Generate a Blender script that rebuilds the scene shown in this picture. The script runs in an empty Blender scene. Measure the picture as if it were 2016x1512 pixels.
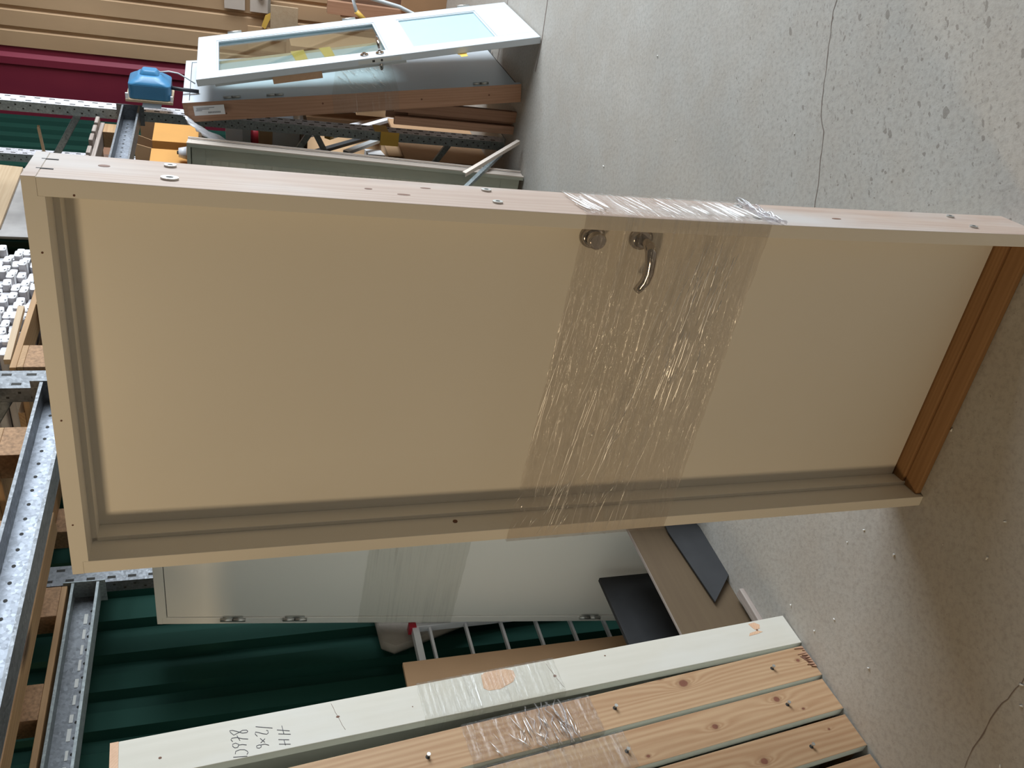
import bpy, bmesh, math, random
from mathutils import Vector, Matrix
R = math.radians
scene = bpy.context.scene
col = scene.collection
random.seed(7)

# ------------------------------------------------------------------ camera
PITCH, ROLL, CAM_Z, FPX = 0.3309, 0.0151, 1.8022, 1632.4
fwd = Vector((0, math.cos(PITCH), -math.sin(PITCH)))
r0 = Vector((1, 0, 0)); d0 = fwd.cross(r0)
cr, sr = math.cos(ROLL), math.sin(ROLL)
right = r0 * cr + d0 * sr; down = d0 * cr - r0 * sr
cam_data = bpy.data.cameras.new('camera')
cam_data.sensor_width = 36.0
cam_data.lens = FPX / 2016 * 36.0
cam_data.clip_end = 60
cam = bpy.data.objects.new('camera', cam_data)
col.objects.link(cam)
m = Matrix((( down.x, right.x, -fwd.x, 0), (down.y, right.y, -fwd.y, 0), (down.z, right.z, -fwd.z, CAM_Z), (0, 0, 0, 1)))
cam.matrix_world = m
scene.camera = cam

# ------------------------------------------------------------------ light
world = bpy.data.worlds.new('world'); scene.world = world; world.use_nodes = True
bg = world.node_tree.nodes['Background']
bg.inputs[0].default_value = (1.0, 0.86, 0.66, 1); bg.inputs[1].default_value = 0.08
def area(name, loc, target, sx, sy, power, color, spread=180):
    l = bpy.data.lights.new(name, 'AREA'); l.shape = 'RECTANGLE'; l.size = sx; l.size_y = sy
    l.energy = power; l.color = color; l.spread = R(spread)
    o = bpy.data.objects.new(name, l); col.objects.link(o); o.location = loc
    o.rotation_euler = (Vector(target) - Vector(loc)).to_track_quat('-Z', 'Y').to_euler()
    return o
area('gate_daylight', (5.50, 2.6, 2.30), (0, 2.6, 1.9), 5.0, 2.9, 640, (0.84, 0.93, 1.0))
area('warm_lamp', (-2.95, -0.35, 2.95), (0.0, 1.6, 1.05), 0.40, 0.40, 42, (1.0, 0.76, 0.47))
vs = scene.view_settings
vs.view_transform = 'Standard'; vs.look = 'None'; vs.gamma = 1.0; vs.use_curve_mapping = False; vs.exposure = 0.0

# ------------------------------------------------------------------ row frame: s along the rack, t into the rack
AZ = R(37)
SW = Vector((math.sin(AZ), math.cos(AZ), 0)); TN = Vector((-math.cos(AZ), math.sin(AZ), 0))
ROWYAW = math.atan2(SW.y, SW.x)
def P(s, t, z=0.0): return SW * s + TN * t + Vector((0, 0, z))

# ------------------------------------------------------------------ materials
MATS = {}
class NT:
    def __init__(s, name):
        s.m = bpy.data.materials.new(name); s.m.use_nodes = True
        s.t = s.m.node_tree; s.n = s.t.nodes; s.b = s.n['Principled BSDF']; s.out = s.n['Material Output']
    def add(s, typ, ins={}, **kw):
        nd = s.n.new(typ)
        for k, v in kw.items(): setattr(nd, k, v)
        for k, v in ins.items():
            if isinstance(v, bpy.types.NodeSocket): s.t.links.new(v, nd.inputs[k])
            else: nd.inputs[k].default_value = v
        return nd
    def link(s, a, b): s.t.links.new(a, b)
    def math(s, op, a, b=0.0, c=None):
        ins = {0: a, 1: b}
        if c is not None: ins[2] = c
        return s.add('ShaderNodeMath', ins, operation=op).outputs[0]
    def mix(s, f, a, b):
        nd = s.n.new('ShaderNodeMix'); nd.data_type = 'RGBA'
        for k, v in ((0, f), (6, a), (7, b)):
            if isinstance(v, bpy.types.NodeSocket): s.t.links.new(v, nd.inputs[k])
            else: nd.inputs[k].default_value = (tuple(v) + (1,)) if (k > 0 and len(v) == 3) else v
        return nd.outputs[2]
    def coord(s, scale=(1, 1, 1), src='Object', loc=(0, 0, 0)):
        tc = s.add('ShaderNodeTexCoord'); oi = s.add('ShaderNodeObjectInfo')
        mp = s.add('ShaderNodeMapping', {0: tc.outputs[src], 1: loc, 3: scale})
        ad = s.add('ShaderNodeVectorMath', {0: mp.outputs[0], 1: s.math('MULTIPLY', oi.outputs['Random'], 13.0)}, operation='ADD')
        return ad.outputs[0]
    def noise(s, vec, scale, detail=4, rough=0.5, dist=0.0):
        return s.add('ShaderNodeTexNoise', {'Vector': vec, 'Scale': scale, 'Detail': detail, 'Roughness': rough, 'Distortion': dist}).outputs['Fac']
    def ramp(s, f, a, b):
        nd = s.add('ShaderNodeMapRange', {0: f, 1: a, 2: b}); return nd.outputs[0]
    def bump(s, h, strength=0.3, dist=0.002):
        nd = s.add('ShaderNodeBump', {'Height': h, 'Strength': strength, 'Distance': dist}); s.link(nd.outputs[0], s.b.inputs['Normal'])
def srgb(r, g, b):
    f = lambda c: ((c / 255 + 0.055) / 1.055) ** 2.4 if c > 10 else c / 255 / 12.92
    return (f(r), f(g), f(b))
def plain(name, c, rough=0.5, metal=0.0, var=0.06, scale=8, bump=0.0, spec=0.5):
    k = NT(name); v = k.coord(); n = k.noise(v, scale, 5)
    k.link(k.mix(n, tuple(x * (1 - var * 2) for x in c), tuple(min(1, x * (1 + var * 2)) for x in c)), k.b.inputs['Base Color'])
    k.b.inputs['Roughness'].default_value = rough; k.b.inputs['Metallic'].default_value = metal
    k.b.inputs['Specular IOR Level'].default_value = spec
    if bump: k.bump(k.noise(v, scale * 12, 3), bump, 0.001)
    MATS[name] = k.m; return k.m
def wood(name, c1, c2, axis='z', grain=38, knots=0.0, rough=0.6, knotcol=None, wash=None):
    k = NT(name)
    ax = {'x': 0, 'y': 1, 'z': 2}[axis]
    sc = [1, 1, 1]; sc[ax] = 0.06
    v = k.coord(tuple(sc)); n1 = k.noise(v, 7, 3, 0.5); n2 = k.noise(v, 90, 4, 0.6); n3 = k.noise(v, 25, 3)
    sep = k.add('ShaderNodeSeparateXYZ', {0: k.coord()})
    others = [i for i in range(3) if i != ax]
    cross = k.math('ADD', k.math('MULTIPLY', sep.outputs[others[0]], 1.0), k.math('MULTIPLY', sep.outputs[others[1]], 0.83))
    arg = k.math('ADD', k.math('MULTIPLY', cross, grain * 13.0), k.math('MULTIPLY', n1, 46.0))
    if knots > 0:
        ks = [5.5, 5.5, 5.5]; ks[ax] = 2.6
        kv = k.coord(tuple(ks)); dv = k.add('ShaderNodeTexVoronoi', {'Vector': kv, 'Scale': knots, 'Randomness': 1.0}); d = dv.outputs['Distance']
        pull = k.math('DIVIDE', 5.0, k.math('ADD', k.math('MULTIPLY', k.math('POWER', d, 2.0), 22.0), 0.5))
        arg = k.math('ADD', arg, pull)
    s_ = k.math('SINE', arg)
    g = k.math('ADD', k.math('MULTIPLY', k.math('MULTIPLY', s_, k.ramp(k.noise(v, 5, 2), 0.3, 0.75)), 0.22), k.math('ADD', k.math('MULTIPLY', n2, 0.6), k.math('MULTIPLY', n3, 0.55)))
    c = k.mix(k.ramp(g, 0.25, 1.05), c1, c2)
    if knots > 0:
        core = k.ramp(d, 0.11, 0.04)
        c = k.mix(core, c, knotcol or tuple(x * 0.32 for x in c2))
    if wash:
        c = k.mix(k.ramp(k.noise(k.coord((1, 1, 0.4)), 6, 5), 0.45, 0.75), c, wash)
    k.link(c, k.b.inputs['Base Color']); k.b.inputs['Roughness'].default_value = rough
    k.b.inputs['Specular IOR Level'].default_value = 0.3
    k.bump(n2, 0.25, 0.0006)
    MATS[name] = k.m; return k.m
def wood_at(name, c1, c2, ks, knotcol=(0.13, 0.05, 0.03)):
    """pine board face in local y/z with its knots at the given (y, z, half width, half height)"""
    k = NT(name); tc = k.add('ShaderNodeTexCoord'); sep = k.add('ShaderNodeSeparateXYZ', {0: tc.outputs['Object']}); Y, Z = sep.outputs[1], sep.outputs[2]
    v = k.coord((1, 1, 0.06)); n1 = k.noise(v, 7, 3, 0.5); n2 = k.noise(v, 90, 4, 0.6); n3 = k.noise(v, 22, 3); nw = k.noise(k.coord(), 60, 3)
    arg = k.math('ADD', k.math('MULTIPLY', Y, 360.0), k.math('MULTIPLY', n1, 44.0)); core = None; halo = None
    for y, z, a, b in ks:
        dy = k.math('DIVIDE', k.math('SUBTRACT', Y, y), a); dz = k.math('DIVIDE', k.math('SUBTRACT', Z, z), b)
        d2 = k.math('ADD', k.math('ADD', k.math('MULTIPLY', dy, dy), k.math('MULTIPLY', dz, dz)), k.math('MULTIPLY', nw, 0.5))
        dz2 = k.math('DIVIDE', dz, 2.6); far = k.math('ADD', k.math('MULTIPLY', dy, dy), k.math('MULTIPLY', dz2, dz2))
        arg = k.math('ADD', arg, k.math('DIVIDE', 1000.0 * a * 1.9, k.math('ADD', far, 0.9)))
        c_ = k.ramp(d2, 1.25, 0.75); h_ = k.ramp(d2, 3.6, 0.9)
        core = c_ if core is None else k.math('MAXIMUM', core, c_); halo = h_ if halo is None else k.math('MAXIMUM', halo, h_)
    g_ = k.math('ADD', k.math('MULTIPLY', k.math('SINE', arg), 0.17), k.math('ADD', k.math('MULTIPLY', n2, 0.55), k.math('MULTIPLY', n3, 0.6)))
    c = k.mix(k.ramp(g_, 0.25, 1.05), c1, c2)
    c = k.mix(k.math('MULTIPLY', halo, 0.55), c, tuple(x * 0.75 for x in c2))
    c = k.mix(core, c, k.mix(nw, knotcol, tuple(x * 2.0 for x in knotcol)))
    k.link(c, k.b.inputs['Base Color']); k.b.inputs['Roughness'].default_value = 0.6; k.b.inputs['Specular IOR Level'].default_value = 0.3
    k.bump(n2, 0.25, 0.0006); MATS[name] = k.m; return k.m
def galv(name, c, rough=0.42, metal=0.75, spangle=True):
    k = NT(name); v = k.coord()
    vo = k.add('ShaderNodeTexVoronoi', {'Vector': v, 'Scale': 110.0}); n = k.noise(v, 14, 5)
    sepc = k.add('ShaderNodeSeparateColor', {0: vo.outputs['Color']})
    f = k.math('ADD', k.math('MULTIPLY', sepc.outputs[0], 0.6), k.math('MULTIPLY', n, 0.6))
    k.link(k.mix(k.ramp(f, 0.2, 1.0), tuple(x * 0.68 for x in c), tuple(min(1, x * 1.15) for x in c)), k.b.inputs['Base Color'])
    k.b.inputs['Metallic'].default_value = metal
    k.link(k.math('ADD', k.math('MULTIPLY', sepc.outputs[1], 0.16), rough - 0.08), k.b.inputs['Roughness'])
    k.bump(f, 0.25, 0.001); MATS[name] = k.m; return k.m

plain('paint_cream', (0.80, 0.76, 0.68), 0.42, var=0.012, scale=3, bump=0.04, spec=0.35)
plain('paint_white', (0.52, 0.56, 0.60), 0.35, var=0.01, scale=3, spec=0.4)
plain('paint_bluegrey', (0.88, 0.85, 0.80), 0.5, var=0.01, scale=3, spec=0.3)
plain('paint_beige', (0.62, 0.53, 0.46), 0.5, var=0.03)
plain('paint_sage', (0.42, 0.43, 0.36), 0.5, var=0.02)
plain('paint_offwhite', (0.74, 0.73, 0.64), 0.5, var=0.03, scale=9, bump=0.05)
plain('panel_ice', (0.40, 0.58, 0.64), 0.25, var=0.01)
plain('gap_dark', (0.03, 0.028, 0.025), 0.8)
wood('pine_pink', (0.44, 0.34, 0.28), (0.33, 0.23, 0.18), grain=30, wash=(0.45, 0.41, 0.385))
wood('pine_spine', (0.46, 0.27, 0.18), (0.32, 0.17, 0.10), grain=30, knots=0.5)
wood('pine_knotty', (0.50, 0.33, 0.19), (0.33, 0.17, 0.085), grain=30, knots=0.55, knotcol=(0.20, 0.07, 0.04))
wood('pine_whitewash', (0.62, 0.58, 0.50), (0.56, 0.52, 0.44), grain=20, wash=(0.63, 0.605, 0.55))
wood('end_grain', (0.70, 0.46, 0.30), (0.55, 0.32, 0.20), axis='x', grain=60)
wood('oak_threshold', (0.36, 0.20, 0.09), (0.22, 0.11, 0.045), axis='x', grain=40)
wood('pallet_wood', (0.46, 0.29, 0.15), (0.28, 0.15, 0.07), axis='x', grain=25, knots=0.4)
wood('pallet_wood_cross', (0.46, 0.29, 0.15), (0.26, 0.14, 0.07), axis='y', grain=25, knots=0.4)
wood('weathered_wood', (0.42, 0.36, 0.32), (0.18, 0.13, 0.11), axis='x', grain=30)
wood('pale_pine', (0.56, 0.43, 0.29), (0.42, 0.29, 0.18), axis='x', grain=25, knots=0.35)
wood('brown_board', (0.30, 0.17, 0.11), (0.20, 0.10, 0.06), grain=18)
wood('plywood', (0.115, 0.078, 0.043), (0.09, 0.058, 0.033), axis='x', grain=10)
plain('chipboard', (0.34, 0.20, 0.11), 0.8, var=0.35, scale=90)
plain('grey_board', (0.36, 0.34, 0.33), 0.7, var=0.22, scale=7)
plain('cardboard', (0.40, 0.24, 0.13), 0.8, var=0.05, scale=6)
plain('cardboard_orange', (0.58, 0.29, 0.08), 0.7, var=0.04, scale=6)
plain('cardboard_tan', (0.56, 0.36, 0.20), 0.8, var=0.05, scale=6)
plain('dark_sheet', (0.022, 0.022, 0.024), 0.75, var=0.25, scale=9)
plain('sack', (0.30, 0.26, 0.22), 0.8, var=0.15, scale=12, bump=0.4)
plain('white_plastic', (0.80, 0.80, 0.84), 0.35, var=0.03)
plain('white_paper', (0.82, 0.83, 0.85), 0.6, var=0.03)
plain('ink', (0.05, 0.05, 0.07), 0.6)
plain('label_grey', (0.30, 0.30, 0.33), 0.6)
plain('yellow_tape', (0.80, 0.50, 0.10), 0.4, var=0.04)
plain('red_plastic', (0.50, 0.03, 0.05), 0.4)
plain('navy_tie', (0.02, 0.022, 0.07), 0.5)
plain('blue_plastic', (0.045, 0.19, 0.36), 0.32, var=0.03)
plain('black_rubber', (0.02, 0.02, 0.025), 0.5)
plain('steel_dark', (0.06, 0.065, 0.07), 0.45, metal=0.3)
plain('tube_grey', (0.55, 0.58, 0.60), 0.4)
plain('profile_grey', (0.60, 0.58, 0.60), 0.45, var=0.1, scale=14)
plain('knot', (0.16, 0.07, 0.04), 0.7)
plain('knot_ring', (0.34, 0.18, 0.09), 0.7, var=0.15, scale=60)
plain('crack', (0.17, 0.13, 0.11), 0.9)
plain('debris', (0.75, 0.74, 0.70), 0.6)
galv('galvanised', (0.27, 0.29, 0.33), 0.5, 0.5)
galv('galvanised_dull', (0.19, 0.20, 0.215), 0.5, 0.5)
galv('post_lit', (0.80, 0.80, 0.86), 0.45, 0.2)  # aisle face of the posts, light falling on it put into the colour
galv('post_dark', (0.31, 0.35, 0.36), 0.5, 0.2)  # darker steel; on post sides the shade is put into the colour
plain('chrome', (0.42, 0.385, 0.36), 0.14, metal=1.0, var=0.0)
plain('zinc', (0.55, 0.55, 0.53), 0.35, metal=0.85, var=0.05)

def wall_paint(name, c, c2, rough=0.45):
    k = NT(name); v = k.coord((1, 1, 0.35))
    k.link(k.mix(k.ramp(k.noise(v, 2.2, 6), 0.35, 0.7), c, c2), k.b.inputs['Base Color'])
    k.b.inputs['Roughness'].default_value = rough; k.b.inputs['Specular IOR Level'].default_value = 0.2; MATS[name] = k.m
wall_paint('green_sheet', (0.004, 0.034, 0.024), (0.005, 0.040, 0.028), 0.75)
wall_paint('beige_sheet', (0.48, 0.31, 0.18), (0.60, 0.40, 0.24), 0.5)
wall_paint('red_sheet', (0.20, 0.022, 0.045), (0.24, 0.028, 0.052), 0.5)
wall_paint('plaster', (0.45, 0.44, 0.42), (0.5, 0.49, 0.47), 0.8)

def concrete():
    k = NT('concrete'); tc = k.add('ShaderNodeTexCoord'); v = tc.outputs['Object']
    big = k.noise(v, 0.9, 6, 0.6); mid = k.noise(v, 5, 7, 0.65); fine = k.noise(v, 60, 6, 0.7)
    c = k.mix(k.ramp(big, 0.3, 0.72), (0.355, 0.335, 0.305), (0.50, 0.475, 0.44))
    c = k.mix(k.ramp(mid, 0.35, 0.75), c, (0.40, 0.36, 0.315))
    c = k.mix(k.math('MULTIPLY', k.ramp(fine, 0.45, 0.70), 0.50), c, (0.23, 0.21, 0.185))
    # wear pits, thickest around the scarred patch near the aisle
    dvec = k.add('ShaderNodeVectorMath', {0: v, 1: (1.0, 1.75, 0.0)}, operation='DISTANCE').outputs['Value']
    patch = k.ramp(k.math('ADD', dvec, k.math('MULTIPLY', mid, 0.6)), 1.45, 0.5)
    mp = k.add('ShaderNodeMapping', {0: v, 3: (1.0, 1.6, 1.0), 2: (0, 0, R(25))})
    warp = k.add('ShaderNodeVectorMath', {0: mp.outputs[0], 1: k.math('MULTIPLY', k.noise(v, 30, 2), 0.05)}, operation='ADD').outputs[0]
    v1 = k.add('ShaderNodeTexVoronoi', {'Vector': warp, 'Scale': 26.0}); v2 = k.add('ShaderNodeTexVoronoi', {'Vector': warp, 'Scale': 9.0})
    sc1 = k.add('ShaderNodeSeparateColor', {0: v1.outputs['Color']}); sc2 = k.add('ShaderNodeSeparateColor', {0: v2.outputs['Color']})
    lim1 = k.math('MULTIPLY', k.ramp(sc1.outputs[0], 0.45, 1.0), k.math('ADD', k.math('MULTIPLY', patch, 0.27), 0.07))
    lim2 = k.math('MULTIPLY', k.ramp(sc2.outputs[1], 0.72, 1.0), k.math('ADD', k.math('MULTIPLY', patch, 0.22), 0.02))
    p1 = k.math('GREATER_THAN', k.math('SUBTRACT', lim1, v1.outputs['Distance']), 0.0)
    p2 = k.math('GREATER_THAN', k.math('SUBTRACT', lim2, v2.outputs['Distance']), 0.0)
    v3 = k.add('ShaderNodeTexVoronoi', {'Vector': warp, 'Scale': 62.0}); sc3 = k.add('ShaderNodeSeparateColor', {0: v3.outputs['Color']})
    lim3 = k.math('MULTIPLY', k.ramp(sc3.outputs[2], 0.35, 1.0), k.math('ADD', k.math('MULTIPLY', patch, 0.34), 0.14))
    p3 = k.math('MULTIPLY', k.math('GREATER_THAN', k.math('SUBTRACT', lim3, v3.outputs['Distance']), 0.0), 0.6)
    pit = k.math('MAXIMUM', k.math('MAXIMUM', p1, p2), p3)
    c = k.mix(k.math('MULTIPLY', pit, 0.55), c, (0.14, 0.115, 0.095))
    k.link(c, k.b.inputs['Base Color']); k.b.inputs['Roughness'].default_value = 0.62
    k.b.inputs['Specular IOR Level'].default_value = 0.35
    h = k.math('SUBTRACT', k.math('ADD', k.math('MULTIPLY', mid, 0.5), k.math('MULTIPLY', fine, 0.5)), k.math('MULTIPLY', pit, 0.8))
    k.bump(h, 0.45, 0.004); MATS['concrete'] = k.m
concrete()

def film(name, base=0.10, streak=0.35, tint=(0.92, 0.90, 0.88), axis_scale=(2, 2, 90), haze=0.10):
    k = NT(name); k.n.remove(k.b)
    v = k.coord(axis_scale); v2 = k.coord((3, 3, 14))
    n = k.noise(v, 1.0, 5, 0.65, 0.4); n2 = k.noise(v2, 1.0, 3)
    st = k.math('MULTIPLY', k.ramp(n, 0.48, 0.72), k.ramp(n2, 0.3, 0.7))
    bp = k.add('ShaderNodeBump', {'Height': n, 'Strength': 1.0, 'Distance': 0.012})
    tr = k.add('ShaderNodeBsdfTransparent', {0: tuple(tint) + (1,)})
    gl = k.add('ShaderNodeBsdfGlossy', {'Color': (0.95, 0.95, 0.95, 1), 'Roughness': 0.16, 'Normal': bp.outputs[0]})
    df = k.add('ShaderNodeBsdfDiffuse', {'Color': (0.8, 0.8, 0.8, 1), 'Normal': bp.outputs[0]})
    tl = k.add('ShaderNodeBsdfTranslucent', {'Color': (0.8, 0.8, 0.8, 1)})
    d2 = k.add('ShaderNodeMixShader', {0: 0.3, 1: df.outputs[0], 2: tl.outputs[0]})
    m1 = k.add('ShaderNodeMixShader', {0: k.math('ADD', k.math('MULTIPLY', st, haze * 2.2), haze * 0.5), 1: tr.outputs[0], 2: d2.outputs[0]})
    m2 = k.add('ShaderNodeMixShader', {0: k.math('ADD', k.math('MULTIPLY', st, streak), base), 1: m1.outputs[0], 2: gl.outputs[0]})
    k.link(m2.outputs[0], k.out.inputs['Surface']); MATS[name] = k.m
film('stretch_film', 0.07, 0.22, (0.90, 0.875, 0.85), haze=0.07)
film('stretch_film_dense', 0.10, 0.5, (0.86, 0.85, 0.85), (60, 2, 40), haze=0.22)
film('stretch_film_clear', 0.05, 0.15, (0.945, 0.945, 0.93), haze=0.06)
film('loose_film', 0.15, 0.6, (0.85, 0.84, 0.86), (20, 20, 40), haze=0.25)
def strand():
    k = NT('film_strand'); k.n.remove(k.b)
    tr = k.add('ShaderNodeBsdfTransparent', {0: (0.95, 0.94, 0.93, 1)}); gl = k.add('ShaderNodeBsdfGlossy', {'Color': (1, 1, 1, 1), 'Roughness': 0.30})
    m = k.add('ShaderNodeMixShader', {0: 0.8, 1: tr.outputs[0], 2: gl.outputs[0]}); k.link(m.outputs[0], k.out.inputs['Surface']); MATS['film_strand'] = k.m
strand()
def glass():
    k = NT('glass_pane'); k.n.remove(k.b)
    tr = k.add('ShaderNodeBsdfTransparent', {0: (0.78, 0.86, 0.86, 1)}); gl = k.add('ShaderNodeBsdfGlossy', {'Color': (1, 1, 1, 1), 'Roughness': 0.03})
    lw = k.add('ShaderNodeLayerWeight', {0: 0.5})
    m = k.add('ShaderNodeMixShader', {0: k.math('ADD', k.math('MULTIPLY', k.math('POWER', lw.outputs['Facing'], 3.0), 0.5), 0.09), 1: tr.outputs[0], 2: gl.outputs[0]}); k.link(m.outputs[0], k.out.inputs['Surface']); MATS['glass_pane'] = k.m
glass()

# ------------------------------------------------------------------ geometry helpers
class G:
    def __init__(s, *mats): s.bm = bmesh.new(); s.mats = list(mats) or ['paint_cream']
    def mi(s, mat):
        if mat not in s.mats: s.mats.append(mat)
        return s.mats.index(mat)
    def box(s, x0, x1, y0, y1, z0, z1, mat=None, M=None, faces=None):
        vs_ = [s.bm.verts.new(Vector(c)) for c in ((x0, y0, z0), (x1, y0, z0), (x1, y1, z0), (x0, y1, z0), (x0, y0, z1), (x1, y0, z1), (x1, y1, z1), (x0, y1, z1))]
        if M is not None:
            for v in vs_: v.co = M @ v.co
        base = s.mi(mat) if mat else 0
        fs = {'-z': (3, 2, 1, 0), '+z': (4, 5, 6, 7), '-y': (0, 1, 5, 4), '+x': (1, 2, 6, 5), '+y': (2, 3, 7, 6), '-x': (3, 0, 4, 7)}
        for k_, f in fs.items():
            fc = s.bm.faces.new([vs_[i] for i in f]); fc.material_index = s.mi(faces[k_]) if faces and k_ in faces else base
        return s
    def prism(s, pts, a, b, axis='y', mat=None, M=None):
        def mk(p, d):
            if axis == 'y': return Vector((p[0], d, p[1]))
            if axis == 'x': return Vector((d, p[0], p[1]))
            return Vector((p[0], p[1], d))
        lo = [s.bm.verts.new(mk(p, a)) for p in pts]; hi = [s.bm.verts.new(mk(p, b)) for p in pts]
        if M is not None:
            for v in lo + hi: v.co = M @ v.co
        n = len(pts); base = s.mi(mat) if mat else 0
        for f in [lo, hi[::-1]] + [[lo[i], hi[i], hi[(i + 1) % n], lo[(i + 1) % n]] for i in range(n)]:
            try: s.bm.faces.new(f).material_index = base
            except ValueError: pass
        return s
    def cyl(s, p, q, r, r2=None, seg=20, mat=None, caps=True, sx=1.0):
        p, q = Vector(p), Vector(q); r2 = r if r2 is None else r2
        d = (q - p).normalized(); a = d.orthogonal().normalized(); b = d.cross(a)
        A = [s.bm.verts.new(p + (a * math.cos(t) * sx + b * math.sin(t)) * r) for t in [2 * math.pi * i / seg for i in range(seg)]]
        B = [s.bm.verts.new(q + (a * math.cos(t) * sx + b * math.sin(t)) * r2) for t in [2 * math.pi * i / seg for i in range(seg)]]
        base = s.mi(mat) if mat else 0
        for i in range(seg):
            f = s.bm.faces.new([A[i], A[(i + 1) % seg], B[(i + 1) % seg], B[i]]); f.material_index = base; f.smooth = True
        if caps:
            for f in (A[::-1], B): s.bm.faces.new(f).material_index = base
        return s
    def tube(s, pts, rs, seg=10, mat=None, flat=1.0):
        pts = [Vector(p) for p in pts]
        if not isinstance(rs, (list, tuple)): rs = [rs] * len(pts)
        base = s.mi(mat) if mat else 0; rings = []; a = None
        for i, p in enumerate(pts):
            d = (pts[min(i + 1, len(pts) - 1)] - pts[max(i - 1, 0)]).normalized()
            a = d.orthogonal().normalized() if a is None else (a - d * a.dot(d)).normalized()
            b = d.cross(a)
            rings.append([s.bm.verts.new(p + (a * math.cos(t) + b * math.sin(t) * flat) * rs[i]) for t in [2 * math.pi * j / seg for j in range(seg)]])
        for i in range(len(rings) - 1):
            for j in range(seg):
                f = s.bm.faces.new([rings[i][j], rings[i][(j + 1) % seg], rings[i + 1][(j + 1) % seg], rings[i + 1][j]]); f.material_index = base; f.smooth = True
        for f in (rings[0][::-1], rings[-1]): s.bm.faces.new(f).material_index = base
        return s
    def build(s, name, parent=None, bevel=0.0, loc=None, rot=None, solid=0.0, kind=None):
        bmesh.ops.recalc_face_normals(s.bm, faces=s.bm.faces)
        me = bpy.data.meshes.new(name); s.bm.to_mesh(me); s.bm.free()
        for m_ in s.mats: me.materials.append(MATS[m_])
        o = bpy.data.objects.new(name, me); col.objects.link(o)
        if parent is not None: o.parent = parent
        if loc is not None: o.location = loc
        if rot is not None: o.rotation_euler = rot
        if bevel:
            b = o.modifiers.new('bevel', 'BEVEL'); b.width = bevel; b.segments = 2; b.limit_method = 'ANGLE'; b.angle_limit = R(40)
        if kind: o['kind'] = kind
        return o
def build_each(g, name, parent=None, **kw):
    """one object per loose piece of the mesh collected in g"""
    bm = g.bm; bm.verts.ensure_lookup_table(); bm.verts.index_update(); seen = set(); out = []
    for v0 in bm.verts:
        if v0.index in seen: continue
        isl = []; st = [v0]; seen.add(v0.index)
        while st:
            v = st.pop(); isl.append(v)
            for e_ in v.link_edges:
                w_ = e_.other_vert(v)
                if w_.index not in seen: seen.add(w_.index); st.append(w_)
        ids = {v.index for v in isl}; g2 = G(*g.mats); mp = {v.index: g2.bm.verts.new(v.co) for v in isl}
        for f in bm.faces:
            if f.verts[0].index in ids:
                nf = g2.bm.faces.new([mp[v.index] for v in f.verts]); nf.material_index = f.material_index; nf.smooth = f.smooth
        out.append(g2.build(name, parent, **kw))
    bm.free(); return out
def tag(o, label, cat, group=None, kind=None):
    o['label'] = label; o['category'] = cat
    if group: o['group'] = group
    o['kind'] = kind or 'thing'
    return o
def empty(name, loc, rot=(0, 0, 0)):
    o = bpy.data.objects.new(name, None); col.objects.link(o); o.location = loc; o.rotation_euler = rot; o.empty_display_size = 0.1
    return o
def row(s, t, z=0.0): return dict(loc=P(s, t, z), rot=(0, 0, ROWYAW))
def copy_tree(o, parent=None):
    c = o.copy(); col.objects.link(c)
    if parent is not None: c.parent = parent
    for ch in [x for x in bpy.data.objects if x.parent is o]: copy_tree(ch, c)
    return c

# ------------------------------------------------------------------ the setting
def flat(name, pts, mat, thick, axis='z'):
    g = G(mat); g.prism(pts, 0, -thick, 'z'); return g.build(name, kind='structure')
FLOOR = flat('floor', [(-5, -3), (5.7, -3), (5.7, 9), (-7, 9), (-7, -3)][0:1] + [(5.7, -3), (5.7, 9), (-6, 9)], 'concrete', 0.2)

def strip(name, pts, w0, mat, z=0.0008, jitter=0.0):
    g = G(mat); prev = None
    dense = []
    for i in range(len(pts) - 1):
        a, b = Vector(pts[i]), Vector(pts[i + 1]); n = max(1, int((b - a).length / 0.02))
        for j in range(n): dense.append(a.lerp(b, j / n))
    dense.append(Vector(pts[-1]))
    for i, p in enumerate(dense):
        d = (dense[min(i + 1, len(dense) - 1)] - dense[max(0, i - 1)]).normalized(); nrm = Vector((-d.y, d.x))
        p = p + nrm * random.uniform(-jitter, jitter); w_ = w0 * random.uniform(0.5, 1.3) if jitter else w0
        cur = [g.bm.verts.new((p.x + nrm.x * w_ / 2, p.y + nrm.y * w_ / 2, z)), g.bm.verts.new((p.x - nrm.x * w_ / 2, p.y - nrm.y * w_ / 2, z))]
        if prev: g.bm.faces.new([prev[0], prev[1], cur[1], cur[0]])
        prev = cur
    return g.build(name, FLOOR)
C1 = [(1.30, 2.05), (1.216, 2.094), (1.173, 2.095), (1.145, 2.111), (1.106, 2.122), (1.046, 2.134), (0.985, 2.146), (0.911, 2.164), (0.841, 2.176), (0.786, 2.163), (0.71, 2.179), (0.652, 2.186), (0.569, 2.21), (0.41, 2.242)]
C2 = [(-0.60, 1.40), (-0.704, 1.473), (-0.758, 1.51), (-0.792, 1.534), (-0.84, 1.574), (-0.899, 1.604), (-0.956, 1.636), (-0.997, 1.655), (-1.065, 1.681)]
strip('crack', C1, 0.003, 'crack', jitter=0.002)
strip('crack', C2, 0.003, 'crack', jitter=0.002)
strip('joint', [(1.90, 4.72), (2.03, 4.611), (2.24, 4.50), (3.2, 4.0)], 0.012, 'crack')
strip('joint', [(2.18, 5.50), (2.54, 5.22), (3.2, 4.75)], 0.010, 'crack')

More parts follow.
